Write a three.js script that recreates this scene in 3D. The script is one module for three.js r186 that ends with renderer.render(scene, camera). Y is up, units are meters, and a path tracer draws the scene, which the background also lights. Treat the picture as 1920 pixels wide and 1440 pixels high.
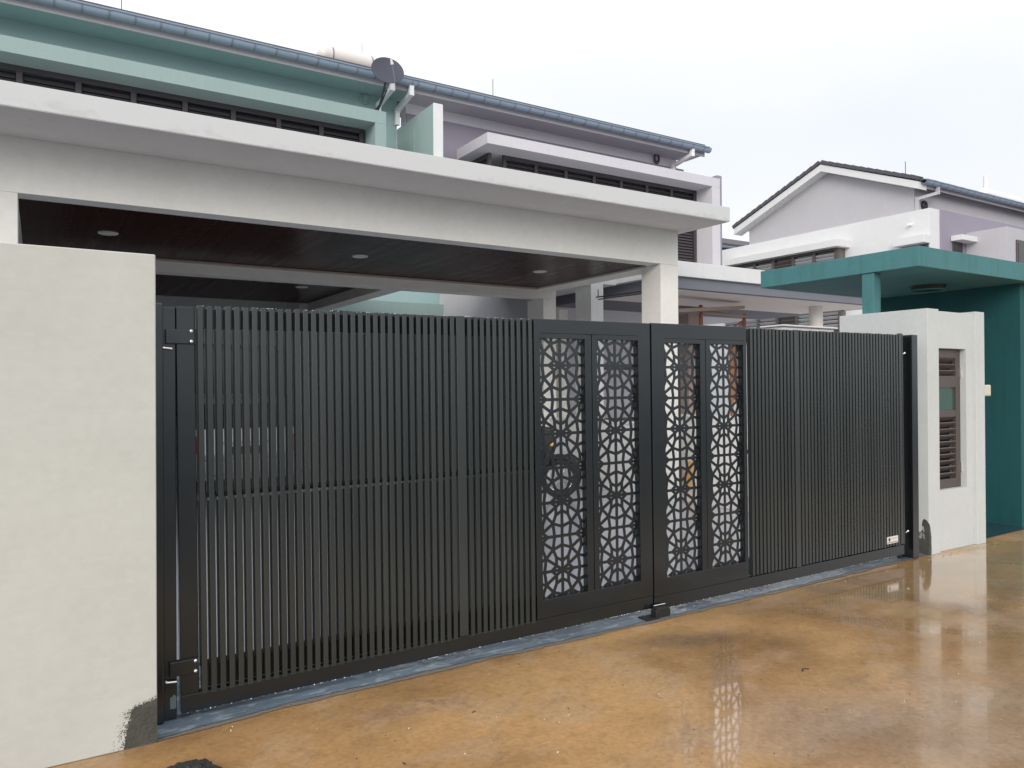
import * as THREE from 'three';
import { RoundedBoxGeometry } from 'three/addons/geometries/RoundedBoxGeometry.js';
import { mergeGeometries, toCreasedNormals } from 'three/addons/utils/BufferGeometryUtils.js';

// ---------------------------------------------------------------- camera, sky, sun, exposure
const scene = new THREE.Scene();
const camera = new THREE.PerspectiveCamera(53.83, 1024 / 768, 0.05, 600);
camera.position.set(0, 1.6, 3.95);
camera.rotation.order = 'YXZ';
camera.rotation.set(THREE.MathUtils.degToRad(0.275), THREE.MathUtils.degToRad(-32.08), THREE.MathUtils.degToRad(-0.341));

let seed = 7;
const rnd = () => { seed = (seed * 1664525 + 1013904223) >>> 0; return seed / 4294967296; };
const rr = (a, b) => a + (b - a) * rnd();

// value noise, tileable with period p
const HASH = new Float32Array(65536);
for (let i = 0; i < 65536; i++) HASH[i] = rnd();
const hsh = (x, y) => HASH[((x * 73 + y * 1259 + (x * y) * 7) & 65535)];
const mod = (a, n) => ((a % n) + n) % n;
function vnoise(x, y, p = 256) {
  const xi = Math.floor(x), yi = Math.floor(y), fx = x - xi, fy = y - yi;
  const u = fx * fx * (3 - 2 * fx), v = fy * fy * (3 - 2 * fy);
  const x0 = mod(xi, p), x1 = mod(xi + 1, p), y0 = mod(yi, p), y1 = mod(yi + 1, p);
  const a = hsh(x0, y0), b = hsh(x1, y0), c = hsh(x0, y1), d = hsh(x1, y1);
  return a + (b - a) * u + (c - a) * v + (a - b - c + d) * u * v;
}
function fbm(x, y, o = 5, p = 256) {
  let s = 0, a = 0.5, n = 0;
  for (let i = 0; i < o; i++) { s += a * vnoise(x + i * 17.3, y + i * 9.1, p); n += a; a *= 0.5; x *= 2; y *= 2; p *= 2; }
  return s / n;
}
const sst = (a, b, x) => { const t = Math.min(1, Math.max(0, (x - a) / (b - a))); return t * t * (3 - 2 * t); };
const mix = (a, b, t) => a + (b - a) * t;

{ // overcast sky: bright overhead, a little darker and bluer towards the horizon, faint cloud
  const W = 512, H = 256, d = new Float32Array(W * H * 4);
  for (let j = 0; j < H; j++) for (let i = 0; i < W; i++) {
    const el = ((j + 0.5) / H - 0.5) * Math.PI, az = ((i + 0.5) / W) * Math.PI * 2;
    const s = Math.sin(Math.max(el, 0));
    const c = (fbm(8 * (i / W), 10 * (j / H), 5, 8) - 0.5);
    let L = 0.875 * (1 + 0.16 * s) * (1 + 0.27 * c);
    const sd = Math.max(0, (Math.cos(el) * Math.cos(az - Math.PI) * -0.636 + Math.sin(el) * 0.437 + Math.cos(el) * Math.sin(az - Math.PI) * 0.636));
    L *= 1 + 0.45 * sd ** 3; // the cloud is brighter round the hidden sun
    const k = (j * W + i) * 4;
    d[k] = L * (0.97 + 0.16 * c); d[k + 1] = L * (0.985 + 0.08 * c); d[k + 2] = L * (1.03 - 0.03 * c); d[k + 3] = 1;
  }
  const t = new THREE.DataTexture(d, W, H, THREE.RGBAFormat, THREE.FloatType);
  t.mapping = THREE.EquirectangularReflectionMapping; t.colorSpace = THREE.LinearSRGBColorSpace;
  t.magFilter = t.minFilter = THREE.LinearFilter; t.needsUpdate = true;
  scene.background = t; scene.environment = t; scene.environmentIntensity = 1; scene.backgroundIntensity = 1;
}
const sun = new THREE.DirectionalLight(0xfff6ea, 1.45);
sun.position.set(-16, 11, 16); sun.target.position.set(4, 0, -3);
sun.castShadow = true; sun.shadow.radius = 60; sun.shadow.mapSize.set(2048, 2048);
Object.assign(sun.shadow.camera, { left: -30, right: 40, top: 30, bottom: -30, near: 1, far: 90 });
scene.add(sun, sun.target);
const renderer = new THREE.WebGLRenderer({ antialias: true });
renderer.toneMapping = THREE.LinearToneMapping; renderer.toneMappingExposure = 1.17;
renderer.shadowMap.enabled = true;

// ---------------------------------------------------------------- textures and materials
function tex(W, H, f, srgb, wrap = THREE.RepeatWrapping) { // f(x,y) in 0..1 -> [r,g,b] linear (srgb map) or scalar
  const d = new Uint8Array(W * H * 4);
  for (let j = 0; j < H; j++) for (let i = 0; i < W; i++) {
    let v = f((i + 0.5) / W, (j + 0.5) / H, i, j); if (typeof v === 'number') v = [v, v, v];
    for (let k = 0; k < 3; k++) {
      let c = Math.min(1, Math.max(0, v[k]));
      if (srgb) c = c <= 0.0031308 ? c * 12.92 : 1.055 * Math.pow(c, 1 / 2.4) - 0.055;
      d[(j * W + i) * 4 + k] = Math.round(c * 255);
    }
    d[(j * W + i) * 4 + 3] = 255;
  }
  const t = new THREE.DataTexture(d, W, H); t.wrapS = t.wrapT = wrap;
  t.magFilter = t.minFilter = THREE.LinearFilter; if (srgb) t.colorSpace = THREE.SRGBColorSpace; t.needsUpdate = true; return t;
}
const rep = (t, s) => { const c = t.clone(); c.repeat.set(s, s); c.needsUpdate = true; return c; };
// shared grain: 0.85..1 mottling to multiply a base colour, and plaster relief
const mottle = tex(512, 512, (x, y) => { const n = fbm(x * 6, y * 6, 6, 6), g = fbm(x * 64, y * 64, 2, 64); const v = 0.87 + 0.1 * n + 0.06 * (g - 0.5); return [v, v, v * 0.995]; }, true);
const grit = tex(512, 512, (x, y) => fbm(x * 48, y * 48, 4, 48));
const smear = tex(512, 512, (x, y) => 0.55 + 0.45 * fbm(x * 10, y * 10, 5, 10));
const grime = tex(512, 512, (x, y) => { // plaster with faint stains that hang in streaks
  const n = fbm(x * 5, y * 5, 6, 5), s = fbm(x * 40, y * 3, 4, 40), g = fbm(x * 90, y * 90, 2, 90);
  const st = 1 - 0.035 * sst(0.56, 0.78, s) * sst(0.4, 0.6, n); const v = (0.9 + 0.09 * n + 0.04 * (g - 0.5)) * st; return [v, v, v * (0.985 + 0.015 * st)];
}, true);
const patchy = tex(512, 512, (x, y) => { const n = fbm(x * 5, y * 5, 6, 5), g = fbm(x * 60, y * 60, 3, 60), v = 0.45 + 0.75 * n + 0.25 * (g - 0.5) + 0.5 * sst(0.68, 0.74, g); return [v, v, v * 0.95]; }, true);
const trowel = tex(512, 512, (x, y) => 0.6 * fbm(x * 7, y * 44, 5, 44) + 0.3 * fbm(x * 12, y * 12, 4, 12) + 0.1 * vnoise(x * 180, y * 180, 180)); // strokes of the float
const rain = tex(512, 512, (x, y) => { // weathered paint, mottled and streaked by rain
  const n = fbm(x * 7, y * 7, 6, 7), s = fbm(x * 36, y * 3, 4, 36), g = fbm(x * 100, y * 100, 2, 100);
  const v = (0.82 + 0.2 * n + 0.1 * (g - 0.5)) * (1 - 0.1 * sst(0.52, 0.75, s)); return [v, v, v];
}, true);
const edgeStain = tex(2048, 64, (x, y) => { // mildew smudges that sit along the drip edge of the porch roof
  const n = fbm(x * 70, y * 3, 5, 70), b = fbm(x * 9, 0.5, 3, 9), g = fbm(x * 700, y * 14, 2, 1024);
  const m = sst(0.5, 0.72, n * 0.75 + b * 0.35 - 0.55 * y + 0.06); const v = 0.97 - 0.09 * m + 0.03 * (g - 0.5); return [v, v, v * (1 - 0.02 * m)];
}, true);
edgeStain.repeat.set(1 / 9, 1 / 0.19); edgeStain.offset.set(0.3, 1 - (3.785 / 0.19) % 1);
const mats = {};
function mat(name, rgb, rough, o = {}) {
  const m = new THREE.MeshPhysicalMaterial({ color: new THREE.Color().setRGB(...rgb), roughness: rough, ...o }); m.name = name; mats[name] = m; return m;
}
const grain = (s, bump = 0.0006, m = mottle) => ({ map: rep(m, s), bumpMap: rep(grit, s), bumpScale: bump });
const M = {
  cream: mat('cream_plaster', [0.88, 0.865, 0.82], 0.85, { map: rep(mottle, 0.35), bumpMap: rep(trowel, 0.6), bumpScale: 0.0008 }),  // same paint as the fascia, lightened to offset the overhang shade
  wallCream: mat('warm_cream_render', [0.535, 0.552, 0.518], 0.85, { map: rep(mottle, 0.5), bumpMap: rep(trowel, 0.8), bumpScale: 0.0016 }),
  pierWhite: mat('pier_render', [0.565, 0.595, 0.59], 0.8, { map: rep(mottle, 0.5), bumpMap: rep(trowel, 0.8), bumpScale: 0.001 }),
  white: mat('white_plaster', [0.713, 0.7245, 0.7302], 0.8, grain(0.6, 0.001, grime)),
  fascia: mat('stained_white_plaster', [0.6268, 0.6325, 0.6325], 0.8, { map: edgeStain, bumpMap: rep(grit, 0.5), bumpScale: 0.0008 }),
  soffit: mat('grey_painted_soffit', [0.88, 0.815, 0.79], 0.9, grain(0.6)),
  gate: mat('charcoal_powder_coat', [0.0065, 0.008, 0.0095], 0.27, { ior: 1.62, specularColor: new THREE.Color(0.86, 0.95, 0.98), bumpMap: rep(grit, 6), bumpScale: 0.00012, roughnessMap: rep(smear, 1.3) }),
  gate2: mat('charcoal_powder_coat_b', [0.0075, 0.009, 0.0105], 0.27, { ior: 1.62, specularColor: new THREE.Color(0.86, 0.95, 0.98), bumpMap: rep(grit, 6), bumpScale: 0.00012, roughnessMap: rep(smear, 1.1) }),
  gate3: mat('charcoal_powder_coat_c', [0.0055, 0.007, 0.0085], 0.27, { ior: 1.62, specularColor: new THREE.Color(0.86, 0.95, 0.98), bumpMap: rep(grit, 6), bumpScale: 0.00012, roughnessMap: rep(smear, 0.9) }),
  slatA: mat('slat_powder_coat', [0.021, 0.0245, 0.0245], 0.23, { ior: 1.62, specularColor: new THREE.Color(0.88, 0.96, 0.97) }),
  slatB: mat('slat_powder_coat_b', [0.024, 0.0275, 0.0275], 0.26, { ior: 1.62, specularColor: new THREE.Color(0.88, 0.96, 0.97) }),
  slatC: mat('slat_powder_coat_c', [0.018, 0.0215, 0.022], 0.21, { ior: 1.62, specularColor: new THREE.Color(0.88, 0.96, 0.97) }),
  chrome: mat('steel', [0.75, 0.75, 0.75], 0.22, { metalness: 1 }),
  black: mat('black_plastic', [0.012, 0.012, 0.013], 0.5),
  render: mat('bare_cement_render', [0.0713, 0.0725, 0.0644], 0.9, { map: rep(patchy, 3), bumpMap: rep(grit, 1.8), bumpScale: 0.004 }),
  brownMetal: mat('brown_window_frame', [0.0862, 0.069, 0.0667], 0.45, grain(2)),
  louvreDark: mat('dark_louvre_blade', [0.0713, 0.0633, 0.0713], 0.42, grain(2)),
  frameDark: mat('dark_window_frame', [0.0552, 0.0483, 0.0552], 0.45, grain(2)),
  louvre: mat('brown_louvre_blade', [0.138, 0.115, 0.1127], 0.42, grain(2)),
  winDark: mat('dark_window', [0.0207, 0.0207, 0.0253], 0.12),
  glass: mat('green_tinted_glass', [0.045, 0.10, 0.085], 0.04),
  wood: null,
  greenLight: mat('pale_green_paint', [0.285, 0.385, 0.372], 0.8, grain(0.5, 0.0008, grime)),
  teal: mat('teal_green_paint', [0.335, 0.475, 0.475], 0.8, grain(0.5, 0.0008, grime)),
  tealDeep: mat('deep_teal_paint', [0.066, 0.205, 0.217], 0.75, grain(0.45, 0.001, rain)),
  tealShaded: mat('teal_paint_in_shade', [0.006, 0.084, 0.092], 0.7, grain(0.45, 0.001, rain)),  // canopy teal darkened, the deep shade under the roof is in the colour
  frameLilac: mat('grey_lilac_frame', [0.60, 0.59, 0.63], 0.85, grain(0.5, 0.0008, grime)),
  lilacShade: mat('lilac_lifted_in_shade', [0.80, 0.785, 0.815], 0.85, grain(0.5, 0.0008, grime)),  // lilac lightened to make up for the shade under eaves and porch
  lilac: mat('lilac_grey_paint', [0.4945, 0.4887, 0.5175], 0.85, grain(0.5, 0.0008, grime)),
  purple: mat('purple_grey_paint', [0.295, 0.27, 0.335], 0.85, grain(0.5, 0.0008, grime)),
  gutter: mat('blue_grey_gutter', [0.2875, 0.3622, 0.46], 0.45, grain(1)),
  gutterBand: mat('gutter_strap', [0.184, 0.2185, 0.2645], 0.5),
  tile: mat('slate_roof_tile', [0.0805, 0.0782, 0.092], 0.7, grain(1.5, 0.002)),
  pvc: mat('white_pipe', [0.851, 0.851, 0.8625], 0.4),
  trim: mat('pinkish_trim', [0.483, 0.4025, 0.368], 0.6),
  greyBeam: mat('blue_grey_beam', [0.184, 0.1955, 0.23], 0.7, grain(0.6)),
  bulb: mat('lamp_lens', [0.713, 0.713, 0.69], 0.5),
  dish: mat('dark_dish', [0.0517, 0.0552, 0.0805], 0.6, { side: THREE.DoubleSide }),
  rust: mat('rusty_steel', [0.30, 0.12, 0.09], 0.8, grain(3, 0.002)),
  plank: mat('weathered_plank', [0.414, 0.3105, 0.253], 0.85, grain(2, 0.003)),
  carPaint: mat('silver_car_paint', [0.345, 0.3507, 0.3622], 0.3, { metalness: 0.5, clearcoat: 1, clearcoatRoughness: 0.05 }),
  redLens: mat('red_tail_lens', [0.6325, 0.0172, 0.023], 0.12),
  redPaint: mat('red_fairing', [0.23, 0.0115, 0.0172], 0.2, { clearcoat: 1 }),
  rubber: mat('tyre', [0.018, 0.018, 0.018], 0.8),
  yellow: mat('yellow_plastic', [0.805, 0.483, 0.138], 0.5),
  orange: mat('orange_timber', [0.483, 0.1955, 0.069], 0.6, grain(2)),
  mint: mat('mint_board', [0.5175, 0.782, 0.667], 0.6),
  peach: mat('peach_plaster', [0.6325, 0.483, 0.437], 0.85, grain(0.8)),
  beige: mat('beige_plastic', [0.598, 0.575, 0.46], 0.5),
  stone: mat('wet_dark_stone', [0.0403, 0.0414, 0.0368], 0.35, grain(4, 0.012)),
};
M.wood = mat('dark_wood_strip', [0.044, 0.0155, 0.012], 0.36, { specularIntensity: 0.12, specularColor: new THREE.Color(1, 0.86, 0.8), roughnessMap: rep(smear, 1) });
M.wood.map = tex(512, 256, (x, y) => { const n = fbm(x * 4, y * 60, 5, 4), v = 0.62 + 0.38 * n; return [v, v, v]; }, true);

// ---------------------------------------------------------------- geometry helpers
function uvBox(g) { // uv in metres by the side a face looks to
  g = g.index ? g.toNonIndexed() : g;
  const p = g.attributes.position, n = p.count, uv = new Float32Array(n * 2);
  const a = new THREE.Vector3(), b = new THREE.Vector3(), c = new THREE.Vector3();
  for (let i = 0; i < n; i += 3) {
    a.fromBufferAttribute(p, i); b.fromBufferAttribute(p, i + 1); c.fromBufferAttribute(p, i + 2);
    b.sub(a); c.sub(a); b.cross(c); const x = Math.abs(b.x), y = Math.abs(b.y), z = Math.abs(b.z);
    for (let k = 0; k < 3; k++) {
      const j = i + k, X = p.getX(j), Y = p.getY(j), Z = p.getZ(j);
      const u = x > y && x > z ? Z + 0.37 : X, v = y >= x && y >= z ? Z : Y;
      uv[2 * j] = u; uv[2 * j + 1] = v;
    }
  }
  g.setAttribute('uv', new THREE.BufferAttribute(uv, 2));
  for (const k of Object.keys(g.attributes)) if (!['position', 'normal', 'uv'].includes(k)) g.deleteAttribute(k);
  return g;
}
function bx(x0, x1, y0, y1, z0, z1, r = 0) { // box between two corners, edges rounded by r
  if (x0 > x1) [x0, x1] = [x1, x0]; if (y0 > y1) [y0, y1] = [y1, y0]; if (z0 > z1) [z0, z1] = [z1, z0];
  const w = x1 - x0, h = y1 - y0, d = z1 - z0;
  const g = r ? new RoundedBoxGeometry(w, h, d, 1, Math.min(r, w / 2.1, h / 2.1, d / 2.1)) : new THREE.BoxGeometry(w, h, d);
  g.translate((x0 + x1) / 2, (y0 + y1) / 2, (z0 + z1) / 2); return g;
}
function rod(a, b, r, r2 = r, seg = 10) { // cylinder from a to b
  const A = new THREE.Vector3(...a), B = new THREE.Vector3(...b), L = A.distanceTo(B);
  const g = new THREE.CylinderGeometry(r2, r, L, seg); g.translate(0, L / 2, 0);
  g.applyQuaternion(new THREE.Quaternion().setFromUnitVectors(new THREE.Vector3(0, 1, 0), B.clone().sub(A).normalize()));
  g.translate(...a); return g;
}
function bar(a, b, w, h) { // square bar from a to b
  const A = new THREE.Vector3(...a), B = new THREE.Vector3(...b), L = A.distanceTo(B);
  const g = new THREE.BoxGeometry(w, h, L); g.applyMatrix4(new THREE.Matrix4().lookAt(A, B, new THREE.Vector3(0, 1, 0.001)));
  g.translate((A.x + B.x) / 2, (A.y + B.y) / 2, (A.z + B.z) / 2); return g;
}
const ex = (pts, depth, o = {}) => new THREE.ExtrudeGeometry(new THREE.Shape(pts.map((p) => new THREE.Vector2(...p))), { depth, bevelEnabled: false, ...o });
const used = {};
const numbered = (n) => { const k = (used[n] = (used[n] ?? -1) + 1); return k ? `${n}_${String(k).padStart(3, '0')}` : n; };
function mesh(name, geos, m, parent) { // ONE named mesh
  geos = (Array.isArray(geos) ? geos : [geos]).map(uvBox);
  const g = geos.length > 1 ? mergeGeometries(geos) : geos[0];
  const o = new THREE.Mesh(g, m); o.castShadow = o.receiveShadow = true; o.name = name; if (parent) parent.add(o); return o;
}
function part(name, geos, m, parent) { return mesh(name, geos, m, parent); }
function thing(name, label, category, group) {
  const o = new THREE.Group(); o.name = numbered(name); o.userData = { label, category }; if (group) o.userData.group = group; scene.add(o); return o;
}
function solo(name, geos, m, label, category, group) { // a thing that is one mesh
  const o = mesh(numbered(name), geos, m); o.userData = { label, category }; if (group) o.userData.group = group; scene.add(o); return o;
}
function struct(name, geos, m, label) { const o = mesh(name, geos, m); o.userData = { kind: 'structure', label }; scene.add(o); return o; }
function pieces(name, geo, m, spots, parent) { // alike pieces, one mesh each, sharing a geometry
  geo = uvBox(geo);
  spots.forEach(([x, y, z], i) => {
    const o = new THREE.Mesh(geo, Array.isArray(m) ? m[(i * 7 + (i >> 1)) % m.length] : m); o.castShadow = o.receiveShadow = true;
    o.name = i ? `${name}_${String(i).padStart(3, '0')}` : name; o.position.set(x, y, z); parent.add(o);
  });
}
function sheet(pts, y) { // flat sheet in x,z
  const s = new THREE.ShapeGeometry(new THREE.Shape(pts.map(([x, z]) => new THREE.Vector2(x, -z)))); s.rotateX(-Math.PI / 2); s.translate(0, y, 0); return s;
}

// ---------------------------------------------------------------- the ground
struct('ground', new THREE.PlaneGeometry(800, 800).rotateX(-Math.PI / 2).translate(0, -0.02, -80), mat('street_asphalt', [0.075, 0.075, 0.075], 0.35, grain(0.5, 0.003)), 'grey ground around the houses');
{ // wet ochre concrete apron in front of the gate. The maps cover x -0.4..8.0, z -1.2..3.0
  const X0 = -0.4, Z0 = -1.2, SX = 8.4, SZ = 4.2;
  const blob = (x, z, cx, cz, ax, az, ang = 0, w = 0.6) => {
    const c = Math.cos(ang), s = Math.sin(ang), dx = x - cx, dz = z - cz;
    const q = Math.hypot((dx * c + dz * s) / ax, (-dx * s + dz * c) / az);
    return 1 - sst(1 - w, 1 + w * 0.6, q + 0.5 * (fbm(x * 5 + 31, z * 5 + 3, 4) - 0.5));
  };
  const stainAt = (x, z) => Math.min(1, blob(x, z, 3.45, 0.47, 0.36, 0.12, 0.25, 0.8) * (0.45 + 0.75 * fbm(x * 18, z * 18, 3)) + 0.75 * blob(x, z, 5.6, 1.1, 1.5, 0.14, 1.2, 0.9) * fbm(x * 12, z * 30, 3) + 0.7 * blob(x, z, 1.68, 0.44, 0.16, 0.1, 0, 0.8) * sst(0.45, 0.7, fbm(x * 30, z * 30, 3)));
  const puddle = (x, z) => { // how thick the film of water is
    let w = fbm(x * 1.1 + 4, z * 1.4 + 7, 5);
    w += 0.10 * blob(x, z, 6.3, 0.5, 1.6, 0.7) + 0.12 * blob(x, z, 4.9, 1.0, 0.8, 0.22, 1.1) + 0.1 * blob(x, z, 3.0, 1.2, 0.9, 0.16, 2.4) + 0.13 * blob(x, z, 3.6, 2.2, 0.9, 0.5, 0.5) - 0.12 * blob(x, z, 1.6, 0.5, 1.4, 0.35, 0);
    return w;
  };
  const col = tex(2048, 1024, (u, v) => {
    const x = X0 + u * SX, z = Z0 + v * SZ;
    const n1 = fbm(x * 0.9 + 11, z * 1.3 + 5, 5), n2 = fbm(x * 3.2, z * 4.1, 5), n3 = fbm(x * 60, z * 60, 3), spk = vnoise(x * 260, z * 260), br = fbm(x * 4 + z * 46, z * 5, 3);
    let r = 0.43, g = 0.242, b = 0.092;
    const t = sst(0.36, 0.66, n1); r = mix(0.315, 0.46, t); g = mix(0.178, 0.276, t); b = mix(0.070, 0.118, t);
    const paleLeft = Math.min(1, blob(x, z, 1.5, 0.85, 1.5, 0.8, 0.3, 0.9) * (0.5 + 0.7 * n2)); r = mix(r, 0.53, paleLeft * 0.6); g = mix(g, 0.31, paleLeft * 0.6); b = mix(b, 0.135, paleLeft * 0.6);  // paler blotch over the left part of the apron
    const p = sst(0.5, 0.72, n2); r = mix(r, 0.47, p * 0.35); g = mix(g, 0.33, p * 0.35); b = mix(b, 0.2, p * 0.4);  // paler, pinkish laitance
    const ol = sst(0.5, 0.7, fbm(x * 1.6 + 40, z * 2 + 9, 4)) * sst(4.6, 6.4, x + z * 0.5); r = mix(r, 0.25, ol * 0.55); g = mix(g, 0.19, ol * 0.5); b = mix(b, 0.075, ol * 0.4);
    const sheenTint = blob(x, z, 3.6, 2.0, 1.1, 0.55, 0.4, 0.9) * (0.4 + 0.8 * n2); r = mix(r, 0.36, sheenTint * 0.75); g = mix(g, 0.262, sheenTint * 0.75); b = mix(b, 0.19, sheenTint * 0.75);  // pinkish grey painted in for the sky sheen at the near right
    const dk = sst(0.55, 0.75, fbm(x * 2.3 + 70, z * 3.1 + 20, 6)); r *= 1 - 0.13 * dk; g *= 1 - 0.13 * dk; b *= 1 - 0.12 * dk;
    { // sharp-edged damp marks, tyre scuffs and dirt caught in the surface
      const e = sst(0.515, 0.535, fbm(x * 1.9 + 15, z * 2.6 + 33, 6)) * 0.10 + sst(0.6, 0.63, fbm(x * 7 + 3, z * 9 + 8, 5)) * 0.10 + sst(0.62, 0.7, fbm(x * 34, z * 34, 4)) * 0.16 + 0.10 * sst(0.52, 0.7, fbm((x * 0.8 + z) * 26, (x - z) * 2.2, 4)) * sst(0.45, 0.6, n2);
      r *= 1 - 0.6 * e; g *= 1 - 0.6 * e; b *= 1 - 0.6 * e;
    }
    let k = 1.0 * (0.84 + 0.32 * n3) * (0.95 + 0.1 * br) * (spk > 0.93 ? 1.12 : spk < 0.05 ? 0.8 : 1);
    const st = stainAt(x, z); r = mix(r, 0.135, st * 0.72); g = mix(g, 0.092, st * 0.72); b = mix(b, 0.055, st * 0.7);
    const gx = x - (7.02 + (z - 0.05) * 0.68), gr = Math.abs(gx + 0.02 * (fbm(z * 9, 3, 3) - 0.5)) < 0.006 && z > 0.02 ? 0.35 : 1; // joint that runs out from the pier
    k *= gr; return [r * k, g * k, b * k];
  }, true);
  const rgh = tex(2048, 1024, (u, v) => {
    const x = X0 + u * SX, z = Z0 + v * SZ, w = puddle(x, z) + 0.05 * (fbm(x * 22, z * 22, 3) - 0.5);
    const strip = blob(x, z, 3.0, 1.22, 1.0, 0.085, 2.405, 0.3) + blob(x, z, 2.55, 1.38, 0.25, 0.04, 2.3, 0.5);
    const far = blob(x, z, 6.6, 0.55, 1.5, 0.62, 0.1, 0.5) + 0.4 * blob(x, z, 3.7, 2.1, 0.9, 0.5, 0.4, 0.5) + 0.8 * blob(x, z, 4.8, 0.95, 0.55, 0.1, 1.0, 0.6);
    return Math.max(0.03, mix(mix(mix(0.42, 0.2, sst(0.42, 0.64, w)), 0.09, Math.min(1, far)), 0.035, Math.min(1, strip)));
  });
  const wet = tex(1024, 512, (u, v) => { // where a closed film of water lies
    const x = X0 + u * SX, z = Z0 + v * SZ;
    return Math.min(1, blob(x, z, 3.0, 1.22, 1.0, 0.085, 2.405, 0.3) + blob(x, z, 2.55, 1.38, 0.25, 0.03, 2.3, 0.5) + 0.85 * blob(x, z, 6.6, 0.55, 1.5, 0.62, 0.1, 0.5) + 0.3 * blob(x, z, 3.7, 2.15, 0.9, 0.5, 0.4, 0.5) + 0.7 * blob(x, z, 4.8, 0.95, 0.55, 0.1, 1.0, 0.6) + 0.35 * sst(0.5, 0.64, puddle(x, z)) + 0.28 * sst(3.6, 5.2, x + 0.6 * (fbm(x * 1.5, z * 2.5, 4) - 0.5) * 4));
  });
  const hgt = tex(2048, 1024, (u, v) => {
    const x = X0 + u * SX, z = Z0 + v * SZ, w = Math.min(1, sst(0.46, 0.64, puddle(x, z)) * 0.7 + blob(x, z, 3.0, 1.22, 1.0, 0.085, 2.405, 0.3) + blob(x, z, 6.6, 0.55, 1.5, 0.62, 0.1, 0.5));
    const rough = 0.5 * fbm(x * 70, z * 70, 3) + 0.3 * vnoise(x * 230, z * 230) + 0.3 * fbm(x * 14, z * 14, 3);
    const broom = x > 5 ? 0.25 * fbm(x * 6 + z * 70, z * 6, 2) : 0;
    return mix(rough + broom, 0.55 + 0.12 * fbm(x * 12, z * 12, 2), w);
  });
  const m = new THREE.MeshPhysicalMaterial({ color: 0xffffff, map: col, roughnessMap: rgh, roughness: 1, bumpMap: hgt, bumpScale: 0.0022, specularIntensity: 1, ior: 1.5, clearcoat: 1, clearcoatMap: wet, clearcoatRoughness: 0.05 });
  m.name = 'wet_ochre_concrete';
  for (const t of [col, rgh, hgt, wet]) t.wrapS = t.wrapT = THREE.MirroredRepeatWrapping;
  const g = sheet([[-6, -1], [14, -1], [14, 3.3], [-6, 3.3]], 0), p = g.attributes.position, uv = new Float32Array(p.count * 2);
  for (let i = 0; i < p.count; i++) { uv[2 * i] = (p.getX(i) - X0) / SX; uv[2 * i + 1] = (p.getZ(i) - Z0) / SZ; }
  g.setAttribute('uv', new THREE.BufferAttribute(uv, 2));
  const o = new THREE.Mesh(g, m); o.receiveShadow = true; o.name = 'driveway'; o.userData = { kind: 'structure', label: 'wet ochre brown concrete driveway apron in front of the gate' }; scene.add(o);
}
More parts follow.
